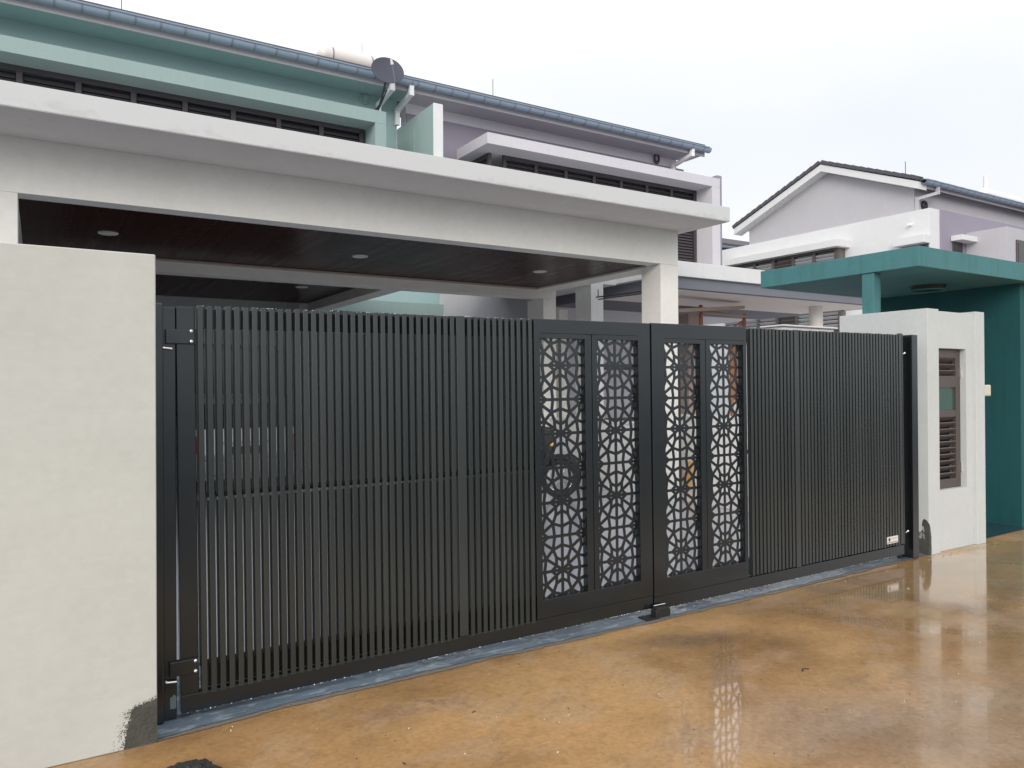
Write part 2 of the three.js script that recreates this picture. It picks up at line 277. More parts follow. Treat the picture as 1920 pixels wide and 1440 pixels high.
{ // blue grey painted porch floor that ends in an uneven line just in front of the gate
  const edge = [[0.40, 0.14], [0.46, 0.15], [0.75, 0.115], [1.04, 0.085], [2.1, 0.07], [3.54, 0.068], [5.17, 0.03], [6.3, -0.015], [6.85, -0.03], [7.1, -0.03]];
  const line = (off, amp) => { const out = []; for (let x = 0.40; x <= 7.09; x += 0.02) { let k = 0; while (x > edge[k + 1][0]) k++; const t = (x - edge[k][0]) / (edge[k + 1][0] - edge[k][0]); out.push([x, mix(edge[k][1], edge[k + 1][1], t) + off + amp * (fbm(x * 6, off * 50 + 2, 4) - 0.5)]); } return out; };
  const cm = mat('wet_grey_cement', [0.23, 0.2127, 0.184], 0.3, grain(2, 0.004));
  struct('cement_edge', sheet([...line(0.035, 0.05), [7.09, -0.3], [0.4, -0.3]], 0.004), cm, 'thin grey cement margin between the blue floor and the ochre driveway');
  const blue = new THREE.MeshPhysicalMaterial({ roughness: 1, color: 0xffffff }); blue.name = 'wet_blue_grey_floor';
  const fl = (x, y) => fbm(x * 5, y * 5, 6, 5);
  blue.map = tex(1024, 1024, (x, y) => { const n = fl(x, y), s = sst(0.55, 0.75, fbm(x * 24, y * 60, 4, 24)), g = fbm(x * 120, y * 120, 2, 120); const k = (0.8 + 0.5 * n) * (0.92 + 0.16 * g); return [mix(0.125, 0.34, s * 0.55) * k, mix(0.165, 0.38, s * 0.55) * k, mix(0.205, 0.42, s * 0.55) * k]; }, true);
  blue.roughnessMap = tex(1024, 1024, (x, y) => mix(0.05, 0.3, sst(0.4, 0.65, fl(x, y)))); blue.bumpMap = tex(1024, 1024, (x, y) => fbm(x * 40, y * 40, 4, 40)); blue.bumpScale = 0.004;
  for (const t of [blue.map, blue.roughnessMap, blue.bumpMap]) t.repeat.set(0.5, 0.5);
  struct('porch_floor', sheet([...line(0, 0.03), [7.09, -0.9], [7.6, -0.9], [7.6, -13], [-6, -13], [-6, -0.1], [0.40, -0.1]], 0.008), blue, 'wet blue grey painted porch floor under and behind the gate');
  struct('inner_porch_floor', sheet([[-0.3, -0.75], [7.09, -0.75], [7.48, -0.95], [7.48, -11], [-0.3, -11.9]], 0.012), mat('reflection_pale_floor', [0.46, 0.483, 0.5405], 0.14, { ...grain(0.9, 0.0012), roughnessMap: rep(smear, 0.8) }), 'glossy wet porch floor behind the gate, wall reflections put into its pale colour');  // reflected white walls are painted in as a paler floor colour
  struct('side_yard_floor', sheet([[7.62, -0.92], [8.14, -0.92], [8.14, -3], [25.9, -3], [25.9, -13], [7.62, -13]], 0.006), mat('pale_wet_floor', [0.644, 0.621, 0.644], 0.22, grain(0.7, 0.002)), 'pale wet floor of the neighbouring yard');
  struct('entrance_floor', sheet([[8.135, -0.1], [9.33, -0.14], [9.33, -2.9], [8.135, -2.9]], 0.006), mat('dark_wet_tile', [0.0253, 0.0575, 0.069], 0.12, grain(1, 0.001)), 'dark wet floor under the teal entrance canopy');
}

// ---------------------------------------------------------------- left boundary wall and the right pier
{
  const t = thing('boundary_wall', 'plain cream rendered wall at the left end of the gate, bare cement at its foot', 'wall');
  part('wall', bx(-6, 0.455, 0, 2.215, 0.03, 0.18, 0.006), M.wallCream, t);
  // bare patch with a ragged outline, the render broken away at its foot
  const pts = [], base = [[0.318, 0.008], [0.328, 0.06], [0.336, 0.10], [0.349, 0.13], [0.352, 0.16], [0.372, 0.18], [0.405, 0.188], [0.43, 0.193], [0.4545, 0.203]];
  for (let k = 0; k < base.length - 1; k++) for (let q0 = 0; q0 < 16; q0++) { const q = q0 / 16; pts.push([mix(base[k][0], base[k + 1][0], q) + rr(-0.003, 0.003), mix(base[k][1], base[k + 1][1], q) + rr(-0.0025, 0.003)]); }
  pts.push([0.4545, 0.2], [0.4545, 0.004], [0.318, 0.004]);
  const gs = [ex(pts, 0.002).translate(0, 0, 0.1795)];
  for (let i = 0; i < 520; i++) { // crumbs of paint gone along the rim, thickest low on the left
    const low = rnd() < 0.62, k = low ? Math.floor(rnd() * 5) : 4 + Math.floor(rnd() * 4), q = rnd(), d = Math.pow(rnd(), 1.7);
    const x = mix(base[k][0], base[k + 1][0], q) - (low ? d * 0.05 : d * 0.006), y = mix(base[k][1], base[k + 1][1], q) + (low ? rr(-0.004, 0.004) : d * 0.016), r = rr(0.0006, 0.0026) * (1.15 - 0.7 * d);
    if (x > 0.45 || y < 0.008) continue; const c = []; for (let a = 0; a < 6; a++) c.push([x + r * rr(0.4, 1.3) * Math.cos(a), y + r * rr(0.5, 2.0) * Math.sin(a)]);
    gs.push(ex(c, 0.0008 + 0.0006 * rnd()).translate(0, 0, 0.1795));
  }
  const o = part('bare_patch', gs, M.render, t); o.userData.label = 'bare grey cement patch at the foot of the wall';
}
{
  const t = thing('gate_pier', 'white rendered pier at the right end of the gate with a louvred meter door', 'pier');
  const H = 2.325, w = M.pierWhite;
  part('wall', [bx(7.09, 7.285, 0, H, -0.92, 0, 0.004), bx(7.96, 8.13, 0, H + 0.01, -0.92, 0, 0.004), bx(7.283, 7.962, 1.955, H - 0.012, -0.92, -0.03, 0.004), bx(7.283, 7.962, 0, 0.585, -0.92, -0.03, 0.004), bx(7.828, 7.962, 0.583, 1.957, -0.92, -0.03), bx(7.283, 7.83, 0.583, 1.957, -0.92, -0.5)], w, t);
  // bare patch on the pier's left corner beside the gate post
  const pts = []; const ol = [[7.095, 0.30], [7.06, 0.335], [7.035, 0.345], [7.02, 0.31], [7.03, 0.27], [7.01, 0.24], [6.99, 0.2], [6.95, 0.16]];
  const cg = []; // on the side face x = 7.09 and around the corner on the front
  const front = [[7.091, 0.002], [7.128, 0.002], [7.132, 0.06], [7.126, 0.12], [7.128, 0.17], [7.12, 0.22], [7.112, 0.25], [7.1, 0.28], [7.091, 0.3]];
  for (let k = 0; k < front.length; k++) pts.push([front[k][0] + (k > 1 && k < 8 ? rr(-0.004, 0.004) : 0), front[k][1]]);
  cg.push(ex(pts, 0.002).translate(0, 0, -0.0004));
  const side = [[0, 0.002], [0, 0.3], [-0.02, 0.325], [-0.045, 0.338], [-0.06, 0.32], [-0.068, 0.28], [-0.06, 0.24], [-0.075, 0.215], [-0.1, 0.2], [-0.13, 0.13], [-0.2, 0.1], [-0.2, 0.002]];
  cg.push(ex(side.map(([z, y]) => [-z, y]), 0.002).rotateY(Math.PI / 2).translate(7.0885, 0, 0));
  const scr = []; // paint left on in scratches
  for (let i = 0; i < 16; i++) { const z = rr(0.035, 0.085), y = rr(0.14, 0.25), c = [], L = rr(0.02, 0.05), a = rr(0.7, 1.5); for (const [p, w] of [[0, 0.001], [0.5, 0.004], [1, 0.001]]) c.push([z + p * L * Math.cos(a) - w, y + p * L * Math.sin(a)]); for (const [p, w] of [[1, 0.001], [0.5, 0.003], [0, 0.001]]) c.push([z + p * L * Math.cos(a) + w, y + p * L * Math.sin(a)]); scr.push(ex(c, 0.001).rotateY(Math.PI / 2).translate(7.0873, 0, 0)); }
  part('paint_scratches', scr, w, t);
  part('bare_patch', cg, M.render, t).userData.label = 'bare cement patch at the pier corner';
  const d = new THREE.Group(); d.name = 'meter_door'; t.add(d);
  const zf = -0.085, zb = -0.125;
  part('door_frame', [bx(7.286, 7.375, 0.587, 1.953, zb, zf, 0.003), bx(7.745, 7.826, 0.587, 1.953, zb, zf, 0.003), bx(7.374, 7.746, 1.868, 1.953, zb, zf, 0.003), bx(7.374, 7.746, 1.575, 1.69, zb, zf, 0.003), bx(7.374, 7.746, 1.285, 1.35, zb, zf, 0.003), bx(7.374, 7.746, 0.587, 0.675, zb, zf, 0.003)], M.brownMetal, d);
  part('glass_pane', bx(7.374, 7.746, 1.35, 1.575, -0.115, -0.105), M.glass, d);
  part('back_panel', bx(7.29, 7.82, 0.59, 1.95, -0.2, -0.19), M.black, d);
  const blade = new THREE.BoxGeometry(0.372, 0.008, 0.075).rotateX(-0.7).translate(7.56, 0, -0.12);
  const ys = []; for (let y = 1.72; y < 1.86; y += 0.062) ys.push([0, y, 0]); for (let y = 0.71; y < 1.28; y += 0.062) ys.push([0, y, 0]);
  pieces('louvre_blade', blade, M.louvre, ys, d);
  for (const y of [1.72, 0.78]) part('hinge', bx(7.815, 7.838, y - 0.05, y + 0.05, -0.09, -0.07, 0.004), M.chrome, d);
  solo('junction_box', [bx(8.13, 8.262, 1.485, 1.6, -0.075, -0.005, 0.008), bx(8.14, 8.25, 1.495, 1.59, -0.007, 0.0, 0.003)], M.beige, 'small beige plastic box on the outer side of the white pier', 'junction box');
}

// ---------------------------------------------------------------- the gate
const TV = 0.441, TH = 0.40, HW = 0.0098;
function latticePlate(cx, x0, x1, y0, y1) { // pierced plate: planar graph of the star pattern, each face drawn in by half a bar
  const segs = [];
  const q = [[0, 0, 0, 0.5], [0, 0, 0.5, 0], [0, 0, 0.32, 0.19], [0.115, 0.07, 0.12, 0.19], [0.115, 0.07, 0.215, 0], [0, 0.133, 0.12, 0.19], [0.12, 0.19, 0.18, 0.31], [0.18, 0.31, 0, 0.365], [0.18, 0.31, 0.32, 0.19], [0.32, 0.19, 0.351, 0]];
  const all = [...q, ...q.map((s) => [0.5 - s[0], 0.5 - s[1], 0.5 - s[2], 0.5 - s[3]])];
  for (let i = -1; i <= 1; i++) for (let j = -1; j <= 5; j++) for (const sx of [1, -1]) for (const sy of [1, -1]) for (const s of all)
    segs.push([cx + (i + sx * s[0]) * TH, 0.42 + (j + sy * s[1]) * TV, cx + (i + sx * s[2]) * TH, 0.42 + (j + sy * s[3]) * TV]);
  segs.push([x0, y0, x1, y0], [x1, y0, x1, y1], [x1, y1, x0, y1], [x0, y1, x0, y0]);
  const seen = new Set(), uniq = [];
  for (const s of segs) {
    if (Math.max(s[0], s[2]) < x0 - 1e-6 || Math.min(s[0], s[2]) > x1 + 1e-6 || Math.max(s[1], s[3]) < y0 - 1e-6 || Math.min(s[1], s[3]) > y1 + 1e-6) continue;
    const a = `${s[0].toFixed(4)},${s[1].toFixed(4)}`, b = `${s[2].toFixed(4)},${s[3].toFixed(4)}`, k = a < b ? a + b : b + a;
    if (a !== b && !seen.has(k)) { seen.add(k); uniq.push(s); }
  }
  const nodes = [], ids = new Map();
  const node = (x, y) => { for (let dx = -1; dx <= 1; dx++) for (let dy = -1; dy <= 1; dy++) { const k = `${Math.round(x / 0.002) + dx},${Math.round(y / 0.002) + dy}`; if (ids.has(k)) return ids.get(k); } nodes.push([x, y]); ids.set(`${Math.round(x / 0.002)},${Math.round(y / 0.002)}`, nodes.length - 1); return nodes.length - 1; };
  const edges = new Set();
  for (let i = 0; i < uniq.length; i++) {
    const [ax, ay, bx_, by] = uniq[i], ts = [0, 1], dx = bx_ - ax, dy = by - ay;
    for (let j = 0; j < uniq.length; j++) if (j !== i) {
      const [cx_, cy, ex_, ey] = uniq[j], fx = ex_ - cx_, fy = ey - cy, D = dx * fy - dy * fx;
      if (Math.abs(D) < 1e-9) { for (const [px, py] of [[cx_, cy], [ex_, ey]]) { const t = ((px - ax) * dx + (py - ay) * dy) / (dx * dx + dy * dy); if (t > 1e-4 && t < 1 - 1e-4 && Math.hypot(ax + t * dx - px, ay + t * dy - py) < 1e-4) ts.push(t); } continue; }
      const t = ((cx_ - ax) * fy - (cy - ay) * fx) / D, u = ((cx_ - ax) * dy - (cy - ay) * dx) / D;
      if (t > -1e-4 && t < 1.0001 && u > -0.01 && u < 1.01) ts.push(Math.min(1, Math.max(0, t)));
    }
    ts.sort((a, b) => a - b);
    for (let k = 0; k + 1 < ts.length; k++) {
      if (ts[k + 1] - ts[k] < 1e-4) continue; const tm = (ts[k] + ts[k + 1]) / 2, mx = ax + tm * dx, my = ay + tm * dy;
      if (mx < x0 - 1e-5 || mx > x1 + 1e-5 || my < y0 - 1e-5 || my > y1 + 1e-5) continue;
      const a = node(ax + ts[k] * dx, ay + ts[k] * dy), b = node(ax + ts[k + 1] * dx, ay + ts[k + 1] * dy);
      if (a !== b) { edges.add(`${a},${b}`); edges.add(`${b},${a}`); }
    }
  }
  const out = nodes.map(() => []);
  for (const e of edges) { const [a, b] = e.split(',').map(Number); out[a].push(b); }
  out.forEach((l, a) => l.sort((p, r) => Math.atan2(nodes[p][1] - nodes[a][1], nodes[p][0] - nodes[a][0]) - Math.atan2(nodes[r][1] - nodes[a][1], nodes[r][0] - nodes[a][0])));
  const done = new Set(), shape = new THREE.Shape([[x0, y0], [x1, y0], [x1, y1], [x0, y1]].map((p) => new THREE.Vector2(...p)));
  for (const e of edges) {
    if (done.has(e)) continue; let [a, b] = e.split(',').map(Number); const face = []; let guard = 0;
    while (!done.has(`${a},${b}`) && guard++ < 200) { done.add(`${a},${b}`); face.push(nodes[a]); const l = out[b], k = l.indexOf(a), c = l[(k - 1 + l.length) % l.length]; a = b; b = c; }
    let A = 0; for (let k = 0; k < face.length; k++) { const p = face[k], r = face[(k + 1) % face.length]; A += p[0] * r[1] - r[0] * p[1]; }
    if (A / 2 < 2e-4) continue; // the outer face runs the other way round
    let poly = face.slice();
    for (let k = 0; k < face.length && poly.length > 2; k++) { // cut by every side, moved inwards
      const p = face[k], r = face[(k + 1) % face.length], L = Math.hypot(r[0] - p[0], r[1] - p[1]); if (L < 1e-5) continue;
      const nx = -(r[1] - p[1]) / L, ny = (r[0] - p[0]) / L, f = (s) => (s[0] - p[0]) * nx + (s[1] - p[1]) * ny - HW, next = [];
      for (let i = 0; i < poly.length; i++) { const s = poly[i], t = poly[(i + 1) % poly.length], fs = f(s), ft = f(t); if (fs >= 0) next.push(s); if (fs >= 0 !== ft >= 0) { const w = fs / (fs - ft); next.push([s[0] + w * (t[0] - s[0]), s[1] + w * (t[1] - s[1])]); } }
      poly = next;
    }
    poly = poly.filter((s, i) => { const t = poly[(i + 1) % poly.length]; return Math.hypot(s[0] - t[0], s[1] - t[1]) > 4e-4; });
    let B = 0; for (let k = 0; k < poly.length; k++) { const p = poly[k], r = poly[(k + 1) % poly.length]; B += p[0] * r[1] - r[0] * p[1]; }
    if (poly.length > 2 && B / 2 > 1.5e-5) shape.holes.push(new THREE.Path(poly.reverse().map((p) => new THREE.Vector2(...p))));
  }
  return new THREE.ExtrudeGeometry(shape, { depth: 0.007, bevelEnabled: false }).translate(0, 0, -0.042);
}
{
  // each slat is an extrusion with a narrow flange on its left edge, cut away where the rails cross
  const slatGeo = mergeGeometries([uvBox(new RoundedBoxGeometry(0.027, 1.905, 0.04, 1, 0.0035).translate(0.0135, 0, 0)), uvBox(bx(-0.0062, 0.001, -0.82, -0.009, -0.013, -0.006, 0.001)), uvBox(bx(-0.0062, 0.001, 0.019, 0.838, -0.013, -0.006, 0.001))]);
  const GM = [M.slatA, M.slatB, M.slatA, M.slatC];
  const plates = latticePlate(0, -0.19, 0.19, 0.235, 1.94);
  // left and right leaves share their construction: [x of outer stile, slat rows, mullion, lattice frame]
  function leaf(label, sx0, mull, sx1, f0, f1, centres, outer, top, dy) {
    const t = thing('gate_leaf', label, 'gate leaf', 'two leaves of the driveway gate');
    const P = 0.04343, spots = [];
    for (let x = sx0; x < mull - 0.02; x += P) spots.push([x, 1.071 + (top - 2.025) + 0.0015 * Math.sin(x * 40), -0.02]);
    for (let x = mull + 0.075; x < sx1 - 0.02; x += P) spots.push([x, 1.071 + (top - 2.025) + 0.0015 * Math.sin(x * 40), -0.02]);
    pieces('slat', slatGeo, GM, spots, t);
    part('mullion', bx(mull, mull + 0.057, 0.119, top + 0.001, -0.04, 0.001, 0.004), M.slatB, t);
    part('top_rail', bx(sx0 + 0.005, sx1, top - 0.112, top - 0.012, -0.08, -0.041, 0.003), M.gate, t);
    part('middle_rail', bx(sx0 + 0.005, sx1, 1.062, 1.09, -0.075, -0.041, 0.002), M.gate, t);
    part('lower_rail', bx(sx0 + 0.005, sx1, 0.125, 0.25, -0.08, -0.041, 0.003), M.gate, t);
    part('bottom_rail', bx(Math.min(outer[0], f0), Math.max(outer[1], f1), 0.032, 0.118, -0.06, -0.004, 0.003), M.gate, t);
    part('outer_stile', bx(outer[0], outer[1], 0.03, top - 0.008, -0.075, -0.016, 0.004), M.gate, t);
    // lattice frame: stiles, rails, and the two bordered openings
    const z0 = -0.055, z1 = 0.0, ft = top + 0.004, c = centres, ho = 0.179, inner = (c[0] + c[1]) / 2;
    const stile = (a, b) => bx(a, b, 0.121, ft, z0, z1, 0.003);
    part('lattice_stile', stile(f0, c[0] - ho), M.gate, t);
    part('lattice_stile', stile(c[1] + ho, f1), M.gate, t);
    part('lattice_mullion', [bx(c[0] + ho, inner + 0.002, 0.257 + dy, 1.945 + dy, z0, z1 - 0.002, 0.003), bx(inner + 0.008, c[1] - ho, 0.257 + dy, 1.945 + dy, z0, z1 - 0.002, 0.003), bx(inner, inner + 0.01, 0.257 + dy, 1.915 + dy, z0 + 0.001, z1 - 0.012)], M.gate, t);
    part('lattice_top_rail', [bx(c[0] - ho - 0.002, c[1] + ho + 0.002, 1.945 + dy, ft, z0, z1, 0.003), bx(c[0] - ho, c[0] + ho, 1.913 + dy, 1.946 + dy, z0 + 0.001, z1 - 0.002, 0.002), bx(c[1] - ho, c[1] + ho, 1.913 + dy, 1.946 + dy, z0 + 0.001, z1 - 0.002, 0.002)], M.gate, t);
    part('lattice_bottom_rail', bx(c[0] - ho - 0.002, c[1] + ho + 0.002, 0.121, 0.258 + dy, z0, z1 - 0.001, 0.003), M.gate, t);
    for (const x of c) { const o = part('lattice_panel', plates.clone(), M.gate, t); o.position.set(x, dy, 0); }
    return t;
  }
  const L = leaf('left charcoal gate leaf, slats beside the cream wall and two star lattice panels', 0.678, 2.108, 2.652, 2.657, 3.628, [2.882, 3.341], [0.584, 0.668], 2.012, -0.02);
  L.rotation.z = 0.0085; L.position.y = -0.584 * 0.0085; // the leaves rise a little to the right, with the drive
  const R = leaf('right charcoal gate leaf, slats beside the white pier and two star lattice panels', 4.654, 5.175, 6.672, 3.641, 4.607, [3.937, 4.394], [6.6, 6.692], 2.034, -0.013);
  R.rotation.z = 0.007; R.position.y = -3.64 * 0.007 + 0.008;
  // hinge plates with domed bolts on the left leaf
  for (const y of [1.857, 0.255]) {
    const h = part('hinge_plate', bx(0.534, 0.664, y - 0.036, y + 0.036, -0.03, 0.004, 0.004), M.gate, L);
    for (const dy of [0.026, -0.024]) part('bolt', new THREE.SphereGeometry(0.0105, 16, 10, 0, Math.PI * 2, 0, Math.PI / 2).rotateX(Math.PI / 2).translate(0.648, y + dy, 0.004), M.chrome, h);
    part('hinge_pin', [rod([0.516, y - 0.055, 0.0], [0.563, y - 0.06, 0.0], 0.006), rod([0.518, y - 0.055, 0.0], [0.514, y - 0.046, 0.0], 0.006)], M.chrome, h);
  }
  for (const [x, y] of [[6.722, 1.861], [6.741, 0.23]]) part('latch_pin', [rod([x - 0.02, y - 0.008, -0.01], [x + 0.016, y + 0.004, -0.01], 0.006), new THREE.SphereGeometry(0.011, 12, 8).translate(x + 0.018, y + 0.004, -0.01)], M.chrome, R);
  // maker's plate: white with a dark round mark and grey, illegible lines of print
  const cv = document.createElement('canvas'); cv.width = 256; cv.height = 96; const g = cv.getContext('2d');
  g.fillStyle = '#d8d4d0'; g.fillRect(0, 0, 256, 96); g.fillStyle = '#4a4848'; g.beginPath(); g.arc(52, 40, 26, 0, 7); g.fill();
  g.fillStyle = '#a09890'; for (let i = 0; i < 9; i++) { g.fillRect(92 + i * 16, 18 + (i % 3) * 2, 10, 16); if (i < 8) g.fillRect(92 + i * 17, 42, 11, 5); } g.fillStyle = '#3c3a3a'; g.fillRect(10, 76, 236, 9);
  const ct = new THREE.CanvasTexture(cv); ct.colorSpace = THREE.SRGBColorSpace;
  const pm = mat('maker_plate', [1, 1, 1], 0.4); pm.map = ct;
  const pl = new THREE.Mesh(new THREE.BoxGeometry(0.168, 0.062, 0.003), pm); pl.name = 'maker_plate'; pl.position.set(6.497, 0.187, 0.002); pl.castShadow = pl.receiveShadow = true; R.add(pl);
  // wide rounded end slat on the right
  part('end_slat', bx(6.672, 6.708, 0.119, 2.046, -0.05, 0.0, 0.012), M.gate2, R);
}
{
  const t = thing('gate_post', 'charcoal steel gate post standing against the cream wall', 'gate post');
  part('post', bx(0.458, 0.566, 0.01, 2.0, -0.11, -0.02, 0.004), M.gate, t);
  part('post_flange', bx(0.4585, 0.508, 0.01, 2.014, -0.019, 0.012, 0.01), M.gate3, t);
  part('worn_patch', ex([[0.536, 0.06], [0.535, 0.115], [0.548, 0.122], [0.55, 0.13], [0.556, 0.124], [0.563, 0.12], [0.563, 0.066], [0.553, 0.058], [0.544, 0.063]], 0.002).translate(0, 0, -0.0212), mat('bare_metal_grey', [0.115, 0.161, 0.1725], 0.6), t);
  const r = thing('gate_post', 'charcoal steel gate post standing against the white pier', 'gate post');
  part('post', bx(6.815, 6.905, 0.01, 2.066, -0.1, 0.012, 0.006), M.gate, r);
  part('stop_plate', bx(6.712, 6.816, 0.01, 2.052, -0.09, -0.06, 0.003), M.gate3, r);
  const s = thing('gate_stop', 'small black rubber gate stop on the blue strip where both leaves meet', 'gate stop');
  part('block', ex([[-0.062, 0], [0.062, 0], [0.062, 0.036], [0.05, 0.055], [-0.045, 0.055], [-0.062, 0.036]], 0.045, { bevelEnabled: true, bevelSize: 0.006, bevelThickness: 0.006, bevelSegments: 2 }).translate(3.662, 0.013, 0.012), M.black, s);
  part('foot_plate', bx(3.50, 3.62, 0.0085, 0.016, -0.02, 0.075, 0.003), M.black, s);
  part('latch_rod', rod([3.61, 0.082, 0.02], [3.715, 0.082, 0.02], 0.005), M.chrome, s);
}

// ---------------------------------------------------------------- the porch behind the gate
{
  const t = thing('car_porch', 'cream flat roofed car porch with dark wood ceiling behind the gate', 'car porch');
  const c = M.cream;
  part('roof_slab', [bx(-6, 7.785, 3.785, 3.975, -8.5, -3.0, 0.006), bx(-6, 4.7, 3.786, 3.974, -12, -8.501), bx(7.42, 7.784, 3.786, 3.974, -12, -8.501), bx(4.701, 7.419, 3.786, 3.974, -12, -11.05)], M.fascia, t);  // unseen opening over the rear right bay, added to light the green band
  part('soffit', bx(-6, 7.78, 3.782, 3.7848, -3.8, -3.004), M.soffit, t);
  part('side_soffit', bx(7.623, 7.78, 3.782, 3.7848, -11.9, -3.801), M.soffit, t);
  part('front_beam', bx(-6, 7.622, 3.3, 3.784, -4.03, -3.8, 0.004), c, t);
  part('column', bx(-0.49, -0.142, 0, 3.2995, -4.2, -3.8, 0.005), c, t);
  part('column', bx(7.29, 7.622, 0, 3.2995, -4.19, -3.8, 0.005), c, t);
  part('column', bx(7.385, 7.652, 0, 3.139, -7.3, -6.8, 0.005), c, t);
  part('side_beam', bx(7.245, 7.62, 3.275, 3.784, -6.799, -4.031), c, t);
  part('side_beam', bx(-0.49, -0.145, 3.275, 3.784, -6.799, -4.031), c, t);
  part('rear_beam', bx(-6, 7.65, 3.14, 3.784, -7.1, -6.8), c, t);
  part('cross_beam', bx(4.565, 4.86, 3.14, 3.784, -11, -7.101), c, t);
  part('ceiling_trim', bx(-0.144, 7.244, 3.272, 3.302, -6.799, -6.74, 0.004), M.trim, t);
  const W = []; for (let z = -4.09; z > -6.73; z -= 0.1) W.push([3.55, 3.312 + rr(-0.0008, 0.0008), z]);
  pieces('ceiling_strip', new THREE.BoxGeometry(7.386, 0.018, 0.0975), M.wood, W, t);
  const W2 = []; for (let z = -7.15; z > -10.95; z -= 0.1) W2.push([2.2, 3.312 + rr(-0.0008, 0.0008), z]);
  pieces('rear_ceiling_strip', new THREE.BoxGeometry(4.72, 0.018, 0.094), M.wood, W2, t);
  const W3 = []; for (let z = -7.15; z > -8.4; z -= 0.1) W3.push([6.18, 3.56 + rr(-0.0008, 0.0008), z]);
  pieces('side_ceiling_strip', new THREE.BoxGeometry(2.63, 0.018, 0.094), M.wood, W3, t);
  part('house_wall', [bx(-0.49, 0.3, 0, 3.784, -12, -11.9), bx(0.3, 4.4, 2.5, 3.784, -12, -11.9), bx(4.4, 4.86, 0, 3.784, -12, -11.001)], M.white, t);
  part('side_house_wall', bx(4.862, 7.5, 0, 3.784, -11.2, -11.0), M.teal, t);
  const sd = part('sliding_door', [bx(0.3, 4.4, 2.42, 2.499, -11.98, -11.9), ...[0.3, 1.3, 2.3, 3.32, 4.32].map((x) => bx(x, x + 0.08, 0, 2.42, -11.98, -11.9))], M.brownMetal, t);
  part('pane', bx(0.38, 4.32, 0.01, 2.42, -11.96, -11.94), M.winDark, sd);
  part('window_head', bx(4.87, 7.499, 3.17, 3.42, -10.999, -10.8), M.greenLight, t);
  part('party_wall', bx(7.5, 7.64, 0, 3.784, -11.9, -7.301), M.lilac, t);
  part('left_wall', bx(-0.49, -0.3, 0, 3.274, -11.9, -4.201), M.white, t);
  // low wall between the two yards
  solo('low_wall', [bx(7.5, 7.64, 0, 1.04, -6.799, -4.191, 0.01), bx(7.48, 7.66, 1.0401, 1.08, -6.799, -4.191, 0.008)], M.white, 'low pale wall between the porch columns, seen through the lattice', 'wall');
  const spots = [[0.648, -5.299, 'round recessed ceiling light nearest the cream wall'], [3.51, -5.31, 'round recessed ceiling light in the middle of the front row'], [6.234, -5.211, 'round recessed ceiling light near the right porch column'], [3.731, -8.582, 'round recessed ceiling light on the dark ceiling behind the beam']];
  for (const [x, z, l] of spots) {
    const d = thing('ceiling_light', l, 'ceiling light', 'recessed ceiling lights of the porch');
    part('trim_ring', new THREE.TorusGeometry(0.09, 0.012, 8, 28).rotateX(Math.PI / 2).translate(x, 3.3, z), M.bulb, d);
    part('lens', new THREE.CylinderGeometry(0.085, 0.085, 0.012, 28).translate(x, 3.299, z), M.bulb, d);
  }
}

// ---------------------------------------------------------------- shared house pieces
function halfGutter(x0, x1, y, z, r) { // open half round channel along x, with a rolled lip
  const s = new THREE.Shape(); s.absarc(0, 0, r, Math.PI, Math.PI * 2, false); s.absarc(0, 0, r - 0.008, Math.PI * 2, Math.PI, true);
  return new THREE.ExtrudeGeometry(s, { depth: x1 - x0, bevelEnabled: false, curveSegments: 14 }).rotateY(Math.PI / 2).translate(x0, y, z);
}
function eaves(t, x0, x1, y, z, m = M.gutter, step = 0.445) {
  part('gutter', [halfGutter(x0, x1, y, z, 0.115), bx(x0, x1, y - 0.005, y + 0.012, z + 0.103, z + 0.12, 0.004)], m, t);
  const n = Math.floor((x1 - x0) / step), sp = []; for (let i = 0; i <= n; i++) sp.push([x0 + i * step + 0.02, y, z]);
  const s = new THREE.Shape(); s.absarc(0, 0, 0.123, Math.PI, Math.PI * 2, false); s.absarc(0, 0, 0.116, Math.PI * 2, Math.PI, true);
  pieces('gutter_strap', new THREE.ExtrudeGeometry(s, { depth: 0.035, bevelEnabled: false, curveSegments: 12 }).rotateY(Math.PI / 2), M.gutterBand, sp, t);
  // tile edge that laps into the gutter
  const tiles = []; for (let x = x0; x < x1 - 0.1; x += 0.3) tiles.push([x + 0.15, y + 0.055 + rr(-0.004, 0.004), z - 0.03]);
  const tg = new THREE.BoxGeometry(0.296, 0.03, 0.36).rotateX(0.27);
  pieces('eave_tile', tg, m, tiles, t);
  part('fascia_board', bx(x0, x1 - 0.05, y - 0.2, y + 0.03, z - 0.16, z - 0.13), M.lilac, t);
}
function louvreRow(t, xs, y0, y1, z, m = M.frameDark) { // window bays between mullion positions, with tilted blades
  const g = []; for (const x of xs) g.push(bx(x - 0.05, x + 0.05, y0, y1, z - 0.05, z, 0.004)); g.push(bx(xs[0] - 0.05, xs[xs.length - 1] + 0.05, y1, y1 + 0.1, z - 0.055, z + 0.004));
  const w = part('window', g, m, t);
  part('pane', bx(xs[0], xs[xs.length - 1], y0, y1, z - 0.12, z - 0.1), M.winDark, w);
  const sp = []; for (let k = 0; k + 1 < xs.length; k++) for (let y = y0 + 0.06; y < y1 - 0.02; y += 0.085) sp.push([(xs[k] + xs[k + 1]) / 2, y, z - 0.05]);
  const wd = xs[1] - xs[0] - 0.12; pieces('louvre_blade', new THREE.BoxGeometry(wd, 0.01, 0.085).rotateX(1.0), M.louvreDark, sp, w);
  return w;
}
